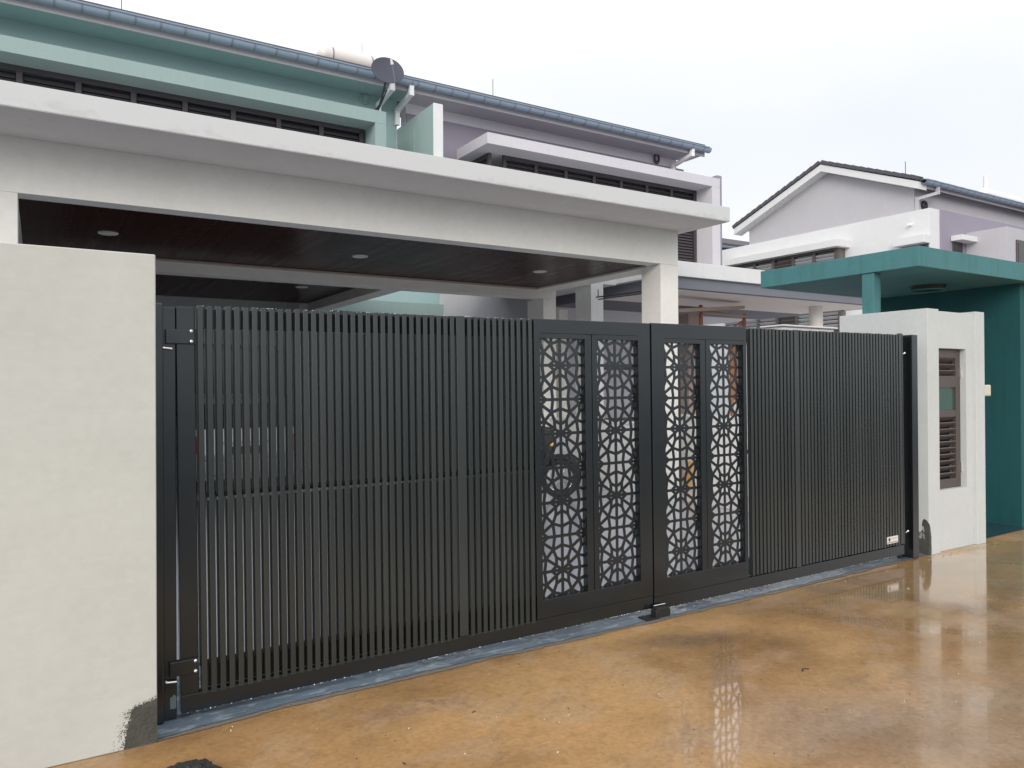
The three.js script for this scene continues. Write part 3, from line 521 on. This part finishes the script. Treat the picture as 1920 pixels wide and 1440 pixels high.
function pipe(pts, s, m = M.pvc) { const g = []; for (let i = 0; i + 1 < pts.length; i++) g.push(bar(pts[i], pts[i + 1], s, s)); for (let i = 1; i + 1 < pts.length; i++) g.push(bx(pts[i][0] - s * 0.6, pts[i][0] + s * 0.6, pts[i][1] - s * 0.6, pts[i][1] + s * 0.6, pts[i][2] - s * 0.6, pts[i][2] + s * 0.6, 0.01)); return g; }

{ // the house the porch belongs to
  const t = thing('terrace_house', 'teal and pale green upper storey with a grey gutter behind the porch roof', 'house');
  part('wall', bx(-6, 7.42, 3.976, 8.85, -13.4, -13.1), M.teal, t);
  part('window_surround', [bx(-6, 6.52, 7.41, 7.69, -13.1, -11.6, 0.006), bx(6.262, 6.52, 3.976, 7.41, -13.1, -11.6, 0.006), bx(-6, 6.262, 3.976, 5.2, -13.1, -12.3)], M.greenLight, t);
  const xs = []; for (let x = 6.16; x > -2; x -= 0.918) xs.unshift(x);
  louvreRow(t, xs, 5.2, 7.31, -12.15);
  part('party_wall', [bx(7.421, 7.645, 3.976, 7.9, -13.1, -11.1, 0.005), bx(7.405, 7.4205, 3.976, 7.66, -12.5, -12.08)], M.greenLight, t);
  part('party_wall_end', bx(7.415, 7.65, 3.976, 7.905, -11.099, -11.075, 0.004), M.white, t);
  part('roof', [ex([[-12.3, 8.86], [-12.3, 8.92], [-19, 10.6], [-19, 10.5]], 13.55).rotateY(-Math.PI / 2).scale(1, 1, 1).translate(7.55, 0, 0)].map((g) => g), M.tile, t);
  part('eave_soffit', bx(-6, 7.5, 8.60, 8.63, -13.1, -12.36), M.teal, t);
  eaves(t, -6, 7.5, 8.76, -12.2);
  part('downpipe', pipe([[6.92, 8.66, -12.2], [6.92, 8.5, -12.22], [6.92, 8.37, -13.02], [6.92, 8.2, -13.03]], 0.1), M.pvc, t);
  part('downpipe', pipe([[7.4, 8.66, -12.2], [7.4, 8.48, -12.22], [7.4, 8.33, -13.02], [7.4, 7.98, -13.03]], 0.1), M.pvc, t);
  part('round_vent', [new THREE.TorusGeometry(0.1, 0.022, 8, 22).translate(6.6, 8.47, -13.07), new THREE.CylinderGeometry(0.07, 0.07, 0.03, 20).rotateX(Math.PI / 2).translate(6.6, 8.47, -13.08)], M.teal, t);
}
{ // purple and white neighbour
  const t = thing('terrace_house', 'lilac and purple grey house with a white framed corner window beyond the party wall', 'house');
  part('wall', bx(7.66, 16.72, 3.9, 8.85, -13.4, -13.1), M.lilacShade, t);
  part('wall_band', bx(7.662, 17.0, 3.9, 8.33, -13.0995, -13.06), M.purple, t);
  part('window_surround', [bx(9.04, 16.9, 7.40, 7.665, -13.06, -11.5, 0.006), bx(16.57, 16.9, 3.6, 7.3995, -13.05, -11.5, 0.006)], M.frameLilac, t);
  part('side_wall', [bx(16.901, 17.1, 3.6, 7.8, -13.4, -11.62, 0.004), bx(9.3, 16.9, 7.666, 7.75, -13.05, -11.75)], M.purple, t);
  const xs = []; for (let x = 16.5; x > 9.4; x -= 0.944) xs.unshift(x);
  louvreRow(t, xs, 4.0, 7.3, -12.1);
  const w = part('corner_window', [bx(9.42, 9.5, 4.0, 7.395, -12.2, -12.1), bx(9.42, 9.5, 7.28, 7.395, -13.05, -12.2), bx(9.42, 9.5, 4, 7.28, -12.7, -12.62)], M.brownMetal, t);
  part('pane', bx(9.46, 9.475, 4, 7.28, -13.05, -12.2), M.winDark, w);
  part('roof', ex([[-12.3, 8.86], [-12.3, 8.92], [-19, 10.6], [-19, 10.5]], 9.6).rotateY(-Math.PI / 2).translate(17.15, 0, 0), M.tile, t);
  part('eave_soffit', bx(7.5, 17.1, 8.60, 8.63, -13.1, -12.36), M.lilac, t);
  eaves(t, 7.502, 17.2, 8.76, -12.2);
  part('downpipe', pipe([[16.5, 8.66, -12.2], [16.5, 8.5, -12.22], [16.5, 8.36, -13.0], [16.5, 8.2, -13.02]], 0.1), M.pvc, t);
  part('round_vent', new THREE.TorusGeometry(0.11, 0.035, 8, 22).scale(0.8, 1.25, 1).translate(15.85, 8.5, -13.03), M.brownMetal, t);
  // ground floor behind its porch
  part('ground_floor_wall', bx(7.66, 17.1, 0, 3.6, -12.6, -12.4), M.lilacShade, t);
  part('sliding_window', [bx(13.0, 13.12, 0.7, 2.1, -12.39, -12.33), bx(14.5, 14.6, 0.7, 2.1, -12.39, -12.33), bx(15.6, 15.7, 0.7, 2.1, -12.39, -12.33), bx(13.0, 15.7, 2.08, 2.2, -12.385, -12.32), bx(13.0, 15.7, 0.62, 0.74, -12.385, -12.32)], M.brownMetal, t);
  part('peach_pier', bx(12.05, 12.5, 0, 3.2, -8.3, -8.0), M.peach, t);
}
{ // its porch
  const t = thing('car_porch', 'white flat porch roof of the lilac house with a blue grey beam beneath', 'car porch');
  part('roof_slab', bx(8.5, 16.4, 3.385, 3.63, -12.4, -4.93, 0.006), M.white, t);
  part('roof_return', bx(7.85, 8.4995, 3.36, 3.64, -12.4, -6.18, 0.005), M.white, t);
  part('beam', [bx(8.62, 16.3, 3.2, 3.3845, -5.12, -4.99), bx(8.62, 8.75, 3.2, 3.3845, -9.4, -5.121)], M.greyBeam, t);
  part('ceiling', bx(8.751, 14.4, 3.2, 3.23, -6.9, -5.121), mat('cream_ceiling', [0.88, 0.85, 0.80], 0.8), t);
  part('rear_ceiling', bx(8.751, 16, 3.34, 3.37, -9.4, -6.901), M.greyBeam, t);
  part('column', bx(7.94, 8.205, 0, 3.3595, -6.62, -6.18, 0.005), M.white, t);
  part('round_column', new THREE.CylinderGeometry(0.135, 0.135, 3.2, 24).translate(13.35, 1.6, -5.75), M.cream, t);
  solo('slender_post', bx(7.87, 8.055, 0, 2.99, -7.15, -7.0, 0.006), M.cream, 'slender cream post standing beside the second porch column', 'post');
  solo('parapet_box', [bx(9.7, 10.98, 0, 2.52, -4.05, -3.68, 0.03), bx(9.66, 11.02, 2.5201, 2.545, -4.09, -3.64, 0.008)], M.white, 'white rendered box with a cap just above the right hand slats', 'pillar box');
}
{ // scaffold and timber under the neighbour's porch
  const t = thing('scaffold_frame', 'rusty scaffold frame with timber planks above the lattice of the right leaf', 'scaffold');
  const z = -6.0; part('upright', rod([10.35, 0, z], [10.35, 3.1, z], 0.035), M.rust, t); part('upright', rod([11.75, 0, z - 0.2], [11.75, 3.02, z - 0.2], 0.035), M.rust, t); part('upright', rod([10.35, 0, z - 1.2], [10.35, 3.0, z - 1.2], 0.03), M.rust, t);
  part('cross_bar', rod([10.3, 2.98, z], [11.8, 2.97, z - 0.2], 0.03), M.plank, t);
  part('plank', bar([9.4, 2.92, z + 0.3], [11.35, 3.1, z + 0.05], 0.2, 0.06), M.plank, t);
  part('brace', rod([9.9, 2.55, z - 0.4], [11.7, 2.75, z - 0.2], 0.022), M.plank, t);
  part('brace', rod([10.35, 2.3, z], [11.75, 2.9, z - 0.2], 0.018), M.rust, t);
  const h = thing('hanging_pole', 'thin dark clothes poles hanging beside the right porch column', 'clothes pole');
  part('pole', [rod([7.9, 3.1, -6.0], [8.9, 3.25, -5.2], 0.012), rod([7.9, 3.06, -5.95], [8.9, 3.2, -5.15], 0.01)], M.black, h);
  part('hook', [rod([7.95, 3.1, -6.0], [7.95, 3.24, -6.0], 0.008), rod([8.8, 3.22, -5.25], [8.8, 3.36, -5.25], 0.008)], M.black, h);
}
{ // teal entrance canopy
  const t = thing('entrance_canopy', 'deep teal flat canopy with a post and side wall behind the white pier', 'canopy');
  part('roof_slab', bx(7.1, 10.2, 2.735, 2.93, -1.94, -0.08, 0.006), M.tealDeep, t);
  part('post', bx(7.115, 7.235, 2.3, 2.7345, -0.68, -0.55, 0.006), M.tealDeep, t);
  part('side_wall', bx(9.33, 9.62, 0, 2.7345, -1.93, -0.2, 0.006), M.tealShaded, t);
  const l = thing('ceiling_light', 'wide dark round lamp under the teal canopy', 'ceiling light');
  part('housing', new THREE.CylinderGeometry(0.19, 0.17, 0.05, 32).translate(8.62, 2.71, -0.85), M.black, l);
  part('ring', new THREE.TorusGeometry(0.175, 0.012, 8, 32).rotateX(Math.PI / 2).translate(8.62, 2.685, -0.85), M.tealDeep, l);
}
{ // gabled house further along
  const t = thing('gable_house', 'lilac gabled house with a slate verge and white side band on the far right', 'house');
  const ext = (pts, x0, x1) => ex(pts.map(([z, y]) => [-z, y]), x1 - x0).rotateY(Math.PI / 2).translate(x0, 0, 0);
  part('gable_wall', ext([[-10.95, 0], [-10.95, 8.5], [-14.4, 9.93], [-18.2, 8.35], [-18.2, 0]], 26.0, 26.3), M.lilac, t);
  part('front_wall', bx(26.301, 44, 3.5, 8.6, -11.25, -10.95), M.lilac, t);
  part('side_band', bx(25.8, 26.4, 3.3, 7.655, -20.5, -10.3, 0.006), M.white, t);
  part('purple_wall', bx(26.401, 40, 3.3, 7.66, -10.9, -10.25, 0.006), M.purple, t);
  part('barge_board', [ext([[-10.55, 8.33], [-10.55, 8.58], [-14.35, 10.12], [-14.35, 9.86]], 25.55, 26.05), ext([[-14.351, 9.86], [-14.351, 10.12], [-18.65, 8.42], [-18.65, 8.16]], 25.55, 26.05)], M.white, t);
  part('roof', [ext([[-10.5, 8.6], [-14.35, 10.14], [-14.35, 10.2], [-10.5, 8.68]], 25.56, 45), ext([[-14.351, 10.14], [-18.7, 8.42], [-18.7, 8.5], [-14.351, 10.2]], 25.56, 45)], M.tile, t);
  const f = [], b = [];
  for (let i = 0; i < 12; i++) { const q = (i + 0.5) / 12; f.push([25.62, mix(8.68, 10.2, q), mix(-10.5, -14.3, q)]); }
  for (let i = 0; i < 14; i++) { const q = (i + 0.5) / 14; b.push([25.62, mix(8.5, 10.2, q), mix(-18.7, -14.4, q)]); }
  pieces('verge_tile', new THREE.BoxGeometry(0.24, 0.13, 0.35).rotateX(0.44), M.tile, f, t);
  pieces('rear_verge_tile', new THREE.BoxGeometry(0.24, 0.13, 0.33).rotateX(-0.47), M.tile, b, t);
  eaves(t, 25.7, 42, 8.62, -10.45);
  part('downpipe', pipe([[26.6, 8.5, -10.45], [26.6, 8.3, -10.47], [26.0, 8.1, -10.85], [26.0, 7.5, -10.88]], 0.1), M.lilac, t);
  part('wall_light', [new THREE.TorusGeometry(0.13, 0.045, 8, 22).translate(26.55, 7.95, -10.9), new THREE.CylinderGeometry(0.1, 0.1, 0.05, 20).rotateX(Math.PI / 2).translate(26.55, 7.95, -10.92)], M.black, t);
  part('camera_stub', rod([25.8, 7.2, -10.95], [25.6, 7.18, -10.95], 0.05), M.pvc, t);
  part('window_canopy', bx(25.0, 25.8, 6.77, 7.03, -19, -13.3, 0.006), M.white, t);
  part('window_canopy', bx(25.4, 25.8, 6.45, 6.72, -11.4, -10.3, 0.006), M.white, t);
  part('window_canopy', bx(27.0, 28.0, 6.62, 6.8, -10.24, -9.85, 0.006), M.white, t);
  part('front_box', bx(28.0, 32, 3.3, 7.0, -10.24, -8.9, 0.006), M.lilac, t);
  const w2 = part('window', bx(27.1, 27.7, 5.4, 6.615, -10.24, -10.2), M.brownMetal, t); part('pane', bx(27.15, 27.65, 5.45, 6.56, -10.199, -10.19), M.winDark, w2);
  const w3 = part('window', bx(28.6, 31, 5.2, 6.6, -8.9, -8.86), M.brownMetal, t); part('pane', bx(28.7, 30.9, 5.3, 6.5, -8.859, -8.85), M.winDark, w3);
  const w4 = part('window', bx(25.76, 25.8, 5.6, 6.44, -11.3, -10.35), M.brownMetal, t); part('pane', bx(25.75, 25.76, 5.65, 6.4, -11.2, -10.45), M.winDark, w4);
  // ribbon of shuttered windows under the long canopy, upper and ground floor
  for (const [yb, yt, x0] of [[5.7, 6.765, 25.3], [3.5, 4.75, 25.5]]) {
    part('window_bay', bx(x0 + 0.12, 25.8, yb, yt, -19, -13.5), M.louvre, t);
    let k = 0; for (let z = -13.5; z > -18.9; z -= 0.95) {
      const w = part('window', [bx(x0, x0 + 0.12, yb, yt, z - 0.12, z, 0.004), bx(x0, x0 + 0.12, yt - 0.08, yt, z - 0.95, z - 0.12)], M.brownMetal, t);
      part('pane', bx(x0 + 0.1, x0 + 0.118, yb, yt - 0.08, z - 0.95, z - 0.12), k % 3 === 1 ? M.glass : M.winDark, w);
      const sp = []; const n = 7; for (let i = 0; i < n; i++) if (i > 1) sp.push([x0 + 0.06, yb + 0.06 + i * (yt - yb - 0.16) / n, z - 0.535]);
      pieces('louvre_blade', new THREE.BoxGeometry(0.12, 0.015, 0.82).rotateZ(-0.8), k % 4 === 2 ? M.louvre : M.lilac, sp, w); k++;
    }
  }
  part('sill', bx(25.0, 25.8, 5.55, 5.699, -19, -13.4), M.white, t);
  part('lower_wall', bx(25.72, 26.0, 0, 3.299, -20.5, -10.3), M.white, t);
  solo('lightning_rod', rod([27.6, 9.2, -12.2], [27.6, 10.0, -12.2], 0.012), M.black, 'thin lightning rod on the slate roof of the gabled house', 'lightning rod');
  const wt = thing('solar_water_heater', 'pale water heater tank low on the gabled house roof', 'water heater');
  part('tank', new THREE.CapsuleGeometry(0.2, 2.6, 6, 16).rotateZ(Math.PI / 2).translate(32.5, 9.05, -11.2), M.pvc, wt); part('vent_pipe', rod([31.4, 9.2, -11.2], [31.4, 9.75, -11.2], 0.09), M.pvc, wt);
  part('collector', bar([32.5, 9.06, -11.5], [32.5, 9.7, -13.0], 2.4, 0.08), M.winDark, wt);
}
{ // dark roofed house behind
  const t = thing('background_house', 'dark roofed house glimpsed in the gap between the lilac house and the gabled house', 'house');
  part('wall', bx(33, 52, 0, 10.7, -38, -31), M.lilac, t);
  part('roof', ex([[-30.4, 10.75], [-30.4, 10.95], [-34.5, 12.4], [-38.6, 10.95], [-38.6, 10.75]], 20).rotateY(-Math.PI / 2).translate(52.5, 0, 0), M.tile, t);
  part('gutter', [halfGutter(32.5, 52.5, 10.72, -30.3, 0.14)], M.gutter, t);
}

// ---------------------------------------------------------------- roof fittings
{
  const t = thing('satellite_dish', 'dark round satellite dish on an arm below the gutter of the teal house', 'satellite dish');
  const pr = []; for (let i = 0; i <= 12; i++) { const r = 0.36 * i / 12; pr.push(new THREE.Vector2(r, r * r * 0.55)); } for (let i = 12; i >= 0; i--) { const r = 0.36 * i / 12; pr.push(new THREE.Vector2(r + (i === 12 ? 0.004 : 0), r * r * 0.55 - 0.008)); }
  const aim = new THREE.Matrix4().makeRotationFromEuler(new THREE.Euler(1.15, 0, 0.42, 'ZXY'));
  const place = (g) => g.applyMatrix4(aim).translate(6.545, 8.57, -11.6);
  part('reflector', place(new THREE.LatheGeometry(pr, 40)), M.dish, t);
  part('feed_arm', place(rod([0, 0.05, 0.33], [0, 0.36, 0.06], 0.012)), M.gutterBand, t);
  part('feed_horn', place(rod([0, 0.33, 0.09], [0, 0.40, 0.01], 0.035, 0.022)), M.bulb, t);
  part('mount', [rod([6.58, 8.45, -11.75], [6.66, 8.1, -12.3], 0.025), rod([6.66, 8.1, -12.3], [6.7, 8.05, -13.05], 0.025), rod([6.66, 8.3, -11.9], [6.7, 8.0, -12.6], 0.016)], M.dish, t);
  const w = thing('solar_water_heater', 'pale cylindrical water heater tank on the roof behind the satellite dish', 'water heater');
  part('tank', new THREE.CapsuleGeometry(0.2, 1.2, 8, 20).rotateZ(Math.PI / 2).translate(6.22, 9.27, -13.0), mat('cream_tank', [0.713, 0.667, 0.644], 0.4), w);
  part('vent_pipe', [rod([6.46, 9.4, -13], [6.46, 9.7, -13], 0.05), new THREE.SphereGeometry(0.05, 12, 8).translate(6.46, 9.7, -13)], M.pvc, w);
  part('strap', [5.75, 6.7].map((x) => new THREE.CylinderGeometry(0.204, 0.204, 0.03, 20).rotateZ(Math.PI / 2).translate(x, 9.27, -13.0)), M.gutterBand, w);
  part('cradle', [bx(5.6, 5.66, 9.0, 9.2, -13.2, -12.85), bx(6.78, 6.84, 9.0, 9.2, -13.2, -12.85)], M.gutterBand, w);
  solo('lightning_rod', rod([10.09, 9.0, -13], [10.09, 9.66, -13], 0.008), M.black, 'thin lightning rod above the gutter of the lilac house', 'lightning rod');
  solo('lightning_rod', rod([1.44, 9.0, -13], [1.44, 9.7, -13], 0.008), M.black, 'thin lightning rod above the gutter of the teal house', 'lightning rod');
}

// ---------------------------------------------------------------- car and motorcycle behind the gate
{
  const t = thing('parked_car', 'grey hatchback seen in slivers between the slats of the left leaf', 'car');
  const cx = 2.68, z0 = -8.0, hw = 0.82, o = (pts, w, b) => ex(pts.map(([z, y]) => [-z, y]), w * 2 - 2 * b, { bevelEnabled: true, bevelSize: b, bevelThickness: b, bevelSegments: 3 }).rotateY(Math.PI / 2).translate(cx - w + b, 0, z0);
  part('body', o([[0, 0.3], [0.02, 0.62], [-0.04, 0.95], [-0.5, 1.0], [-2.4, 0.98], [-3.1, 0.86], [-3.35, 0.66], [-3.38, 0.3], [-2.95, 0.24], [-0.4, 0.24]], hw, 0.06), M.carPaint, t);
  part('cabin', o([[-0.1, 0.96], [-0.3, 1.4], [-0.7, 1.47], [-1.5, 1.46], [-2.35, 0.98]], hw - 0.1, 0.06), M.carPaint, t);
  part('rear_window', bar([cx, 1.02, z0 - 0.04], [cx, 1.37, z0 - 0.2], 1.15, 0.03), M.winDark, t);
  for (const s of [-1, 1]) part('side_window', ex([[0.5, 1.02], [0.6, 1.36], [1.5, 1.38], [2.1, 1.02]], 0.02).rotateY(Math.PI / 2).translate(cx + s * (hw - 0.095) - 0.01, 0, z0), M.winDark, t);
  for (const s of [-1, 1]) part('tail_light', bx(cx + s * 0.6, cx + s * 0.79, 0.62, 0.9, z0 - 0.03, z0 + 0.085, 0.03), M.redLens, t);
  part('rear_bumper', bx(cx - 0.8, cx + 0.8, 0.3, 0.56, z0 - 0.02, z0 + 0.11, 0.05), M.carPaint, t);
  part('number_plate', bx(cx - 0.24, cx + 0.24, 0.62, 0.74, z0 + 0.075, z0 + 0.092, 0.004), M.black, t);
  part('trim_strip', bx(cx - 0.35, cx + 0.35, 0.78, 0.81, z0 + 0.05, z0 + 0.075, 0.005), M.chrome, t);
  for (const [sx, z] of [[-1, -0.75], [1, -0.75], [-1, -2.75], [1, -2.75]]) {
    const w = part('wheel', new THREE.TorusGeometry(0.21, 0.085, 12, 28).rotateY(Math.PI / 2).translate(cx + sx * 0.76, 0.3, z0 + z), M.rubber, t);
    part('rim', new THREE.CylinderGeometry(0.18, 0.18, 0.1, 20).rotateZ(Math.PI / 2).translate(cx + sx * 0.77, 0.3, z0 + z), M.chrome, w);
  }
}
{
  const t = thing('motorcycle', 'black motorcycle with a dark red body parked behind the leftmost lattice panel', 'motorcycle');
  const g = new THREE.Group(); void g;
  t.position.set(5.86, 0.012, -5.25); t.rotation.y = 1.01;
  const wheel = (z) => { const w = part('wheel', new THREE.TorusGeometry(0.235, 0.045, 10, 30).rotateY(Math.PI / 2).translate(0, 0.28, z), M.rubber, t); const sp = []; for (let k = 0; k < 6; k++) { const a = k * Math.PI / 3; sp.push(rod([0, 0.28, z], [0, 0.28 + 0.2 * Math.sin(a), z + 0.2 * Math.cos(a)], 0.012, 0.012, 6)); } sp.push(rod([-0.05, 0.28, z], [0.05, 0.28, z], 0.05)); part('rim', [...sp, new THREE.TorusGeometry(0.195, 0.014, 8, 30).rotateY(Math.PI / 2).translate(0, 0.28, z)], M.chrome, w); };
  wheel(0.6); wheel(-0.62);
  const prof = (pts, w, b = 0.03) => ex(pts, w - 2 * b, { bevelEnabled: true, bevelSize: b, bevelThickness: b, bevelSegments: 3 }).rotateY(-Math.PI / 2).translate(w / 2 - b, 0, 0);
  part('front_fork', [rod([-0.07, 0.28, 0.6], [-0.07, 0.85, 0.4], 0.02), rod([0.07, 0.28, 0.6], [0.07, 0.85, 0.4], 0.02)], M.black, t);
  part('mudguard', new THREE.TorusGeometry(0.3, 0.05, 6, 20, 2.1).rotateZ(0.5).rotateY(-Math.PI / 2).translate(0, 0.28, 0.6), M.black, t);
  part('front_fairing', prof([[0.3, 0.45], [0.42, 0.5], [0.5, 0.8], [0.46, 0.98], [0.34, 1.0], [0.26, 0.7]], 0.3), M.black, t);
  part('headlight', new THREE.SphereGeometry(0.075, 16, 12).scale(1.0, 0.8, 0.5).translate(0, 0.86, 0.5), M.glass, t);
  part('indicator', new THREE.SphereGeometry(0.035, 10, 8).translate(-0.14, 0.78, 0.48), M.yellow, t); part('indicator', new THREE.SphereGeometry(0.035, 10, 8).translate(0.14, 0.78, 0.48), M.yellow, t);
  part('leg_shield', [prof([[0.25, 0.35], [0.33, 0.4], [0.36, 0.75], [0.26, 0.8], [0.2, 0.4]], 0.46)], M.black, t);
  part('handlebar', [rod([-0.33, 1.02, 0.3], [0, 0.98, 0.36], 0.016), rod([0.33, 1.02, 0.3], [0, 0.98, 0.36], 0.016), rod([-0.36, 1.02, 0.28], [-0.24, 1.02, 0.31], 0.022), rod([0.36, 1.02, 0.28], [0.24, 1.02, 0.31], 0.022)], M.black, t);
  for (const s of [-1, 1]) part('mirror', [rod([s * 0.2, 1.0, 0.32], [s * 0.3, 1.2, 0.28], 0.008), new THREE.SphereGeometry(0.06, 12, 8).scale(1, 0.7, 0.3).translate(s * 0.32, 1.22, 0.28)], M.black, t);
  part('body', prof([[0.1, 0.45], [0.15, 0.58], [-0.3, 0.72], [-0.85, 0.82], [-0.85, 0.68], [-0.4, 0.5], [-0.2, 0.35]], 0.22), M.redPaint, t);
  part('seat', prof([[0.0, 0.72], [0.0, 0.77], [-0.4, 0.79], [-0.8, 0.88], [-0.82, 0.82], [-0.3, 0.72]], 0.26, 0.02), M.black, t);
  part('engine', [bx(-0.12, 0.12, 0.22, 0.45, -0.15, 0.2, 0.03), rod([0, 0.33, 0.15], [0, 0.4, 0.36], 0.07)], M.chrome, t);
  part('exhaust', rod([0.14, 0.26, 0.05], [0.16, 0.32, -0.8], 0.03, 0.045), M.chrome, t);
  part('foot_rest', rod([-0.24, 0.27, 0.0], [0.24, 0.27, 0.0], 0.014), M.black, t);
}
{ // odds and ends in the neighbour's yard, glimpsed through the lattice
  const b = thing('plastic_bucket', 'red plastic bucket on the floor behind the third lattice panel', 'bucket');
  part('bucket', new THREE.LatheGeometry([[0.1, 0], [0.12, 0.02], [0.15, 0.26], [0.165, 0.27], [0.155, 0.28], [0.14, 0.265], [0.11, 0.03], [0, 0.03]].map((p) => new THREE.Vector2(...p)), 24).translate(8.5, 0.008, -4.85), M.redLens, b);
  part('handle', new THREE.TorusGeometry(0.15, 0.006, 6, 20, Math.PI).translate(8.5, 0.27, -4.85), M.chrome, b);
  solo('yellow_board', bar([8.6, 0.02, -4.62], [8.67, 0.42, -4.62], 0.1, 0.025), M.yellow, 'narrow yellow board leaning behind the third lattice panel', 'board');
  const d = thing('wooden_screen', 'orange brown timber screen behind the fourth lattice panel', 'screen');
  part('board', [bx(12.1, 12.24, 1.3, 2.5, -6.9, -6.86, 0.004), bx(12.25, 12.39, 1.3, 2.5, -6.9, -6.86, 0.004), bx(12.4, 12.54, 1.3, 2.5, -6.9, -6.86, 0.004)], M.orange, d);
  part('leg', [bx(12.12, 12.18, 0, 1.3, -6.9, -6.86), bx(12.44, 12.5, 0, 1.3, -6.9, -6.86)], M.orange, d);
  solo('mint_panel', bx(12.1, 12.32, 2.0, 2.16, -7.98, -7.94, 0.006), M.mint, 'small mint green panel behind the third lattice panel', 'panel');
  solo('garden_wall', [bx(8.7, 8.85, 0, 1.12, -5.6, -1.2, 0.01), bx(8.68, 8.87, 1.1201, 1.15, -5.62, -1.18, 0.006)], mat('clean_white_paint', [0.88, 0.88, 0.87], 0.7, grain(0.6)), 'low white garden wall behind the right lattice panels', 'wall');
}

// ---------------------------------------------------------------- loose things on the ground
{
  const pts = [[0.37, 0.66], [0.39, 0.54], [0.43, 0.49], [0.49, 0.455], [0.55, 0.455], [0.60, 0.475], [0.615, 0.53], [0.64, 0.58], [0.64, 0.75], [0.4, 0.8]];
  for (const p of pts) p[1] += 0.025;
  const out = []; for (let k = 0; k < pts.length; k++) { const a = pts[k], b = pts[(k + 1) % pts.length]; for (let q = 0; q < 5; q++) out.push([mix(a[0], b[0], q / 5) + rr(-0.007, 0.007), -mix(a[1], b[1], q / 5) + rr(-0.007, 0.007)]); }
  const g = [ex(out, 0.010, { bevelEnabled: true, bevelSize: 0.006, bevelThickness: 0.006, bevelSegments: 1 }).rotateX(-Math.PI / 2).translate(0, 0.006, 0)];
  for (let i = 0; i < 34; i++) { const r = rr(0.006, 0.02), q = new THREE.IcosahedronGeometry(r, 1), p = q.attributes.position; for (let k = 0; k < p.count; k++) p.setXYZ(k, p.getX(k) * 1.3, p.getY(k) * 0.45, p.getZ(k)); q.rotateY(rnd() * 6); g.push(q.translate(rr(0.41, 0.59), 0.022, rr(0.53, 0.74))); }
  solo('broken_slab', g, M.stone, 'dark wet broken slab lying on the driveway in front of the cream wall', 'slab');
  const leafShape = () => { const s = new THREE.Shape(); s.moveTo(0, 0); s.quadraticCurveTo(0.012, 0.01, 0.03, 0); s.quadraticCurveTo(0.012, -0.009, 0, 0); const q = new THREE.ExtrudeGeometry(s, { depth: 0.0015, bevelEnabled: false }); return q; };
  const lm = mat('dead_leaf', [0.115, 0.0805, 0.046], 0.6);
  [[1.805, 0.682, 'small dead leaf on the driveway in front of the left slats'], [1.32, 0.98, 'small dead leaf on the driveway nearest the broken slab']].forEach(([x, z, l], i) => { solo('fallen_leaf', leafShape().rotateX(-Math.PI / 2).rotateY(i * 1.3 + 0.4).translate(x, 0.002, z), lm, l, 'leaf'); });
  const cur = new THREE.CatmullRomCurve3([[3.62, 0.005, 1.22], [3.64, 0.006, 1.2], [3.665, 0.005, 1.2], [3.68, 0.005, 1.215]].map((p) => new THREE.Vector3(...p)));
  solo('twig', new THREE.TubeGeometry(cur, 12, 0.0025, 6), M.black, 'thin dark curved twig on the wet driveway', 'twig');
  // crumbs of grit and paint
  const geo = new THREE.IcosahedronGeometry(0.004, 0), mk = (n, m, name, lab) => {
    const im = new THREE.InstancedMesh(geo, m, n), q = new THREE.Matrix4(), e = new THREE.Euler();
    for (let i = 0; i < n; i++) { const near = rnd() < 0.25; const x = near ? rr(6.9, 8.2) : rr(0.6, 7.4), z = near ? rr(0.0, 0.12) : rr(0.13, 2.4), s = rr(0.25, 0.9); q.makeRotationFromEuler(e.set(rnd() * 6, rnd() * 6, 0)); q.scale(new THREE.Vector3(s * rr(1, 2.2), s * 0.6, s)); q.setPosition(x, 0.002, z); im.setMatrixAt(i, q); }
    im.name = name; im.userData = { kind: 'stuff', label: lab, category: 'grit' }; im.castShadow = im.receiveShadow = true; scene.add(im);
  };
  { // rain drops that hang along the lower edges and stand on the slat tops of the gate
    const n = 620, im = new THREE.InstancedMesh(new THREE.SphereGeometry(0.0028, 10, 8), mat('rain_water', [0.85, 0.88, 0.9], 0.04, { ior: 1.33, specularIntensity: 1, clearcoat: 1 }), n), q = new THREE.Matrix4();
    for (let i = 0; i < n; i++) {
      const s = rr(0.4, 1.15), low = i < 330, x = low ? rr(0.6, 6.66) : rr(0.68, 6.66), right = x > 3.635;
      const y = low ? (right ? 0.0316 + (x - 3.64) * 0.007 + 0.008 : 0.0316 + (x - 0.584) * 0.0085) : (right ? 2.0345 + (x - 3.64) * 0.007 : 2.0115 + (x - 0.584) * 0.0085);
      q.makeScale(s, s * (low ? 1.25 : 0.7), s); q.setPosition(x, y, low ? rr(-0.012, -0.005) : rr(-0.034, -0.003)); im.setMatrixAt(i, q);
    }
    im.name = 'rain_drops'; im.userData = { kind: 'stuff', label: 'rain drops along the edges of the charcoal gate', category: 'water drops' }; im.castShadow = im.receiveShadow = true; scene.add(im);
  }
  mk(90, mat('pale_grit', [0.69, 0.6325, 0.5175], 0.8), 'pale_grit', 'pale specks of grit scattered on the wet driveway');
  mk(110, mat('dark_grit', [0.069, 0.0517, 0.0345], 0.7), 'dark_grit', 'dark specks of dirt scattered on the wet driveway');
}
renderer.render(scene, camera);
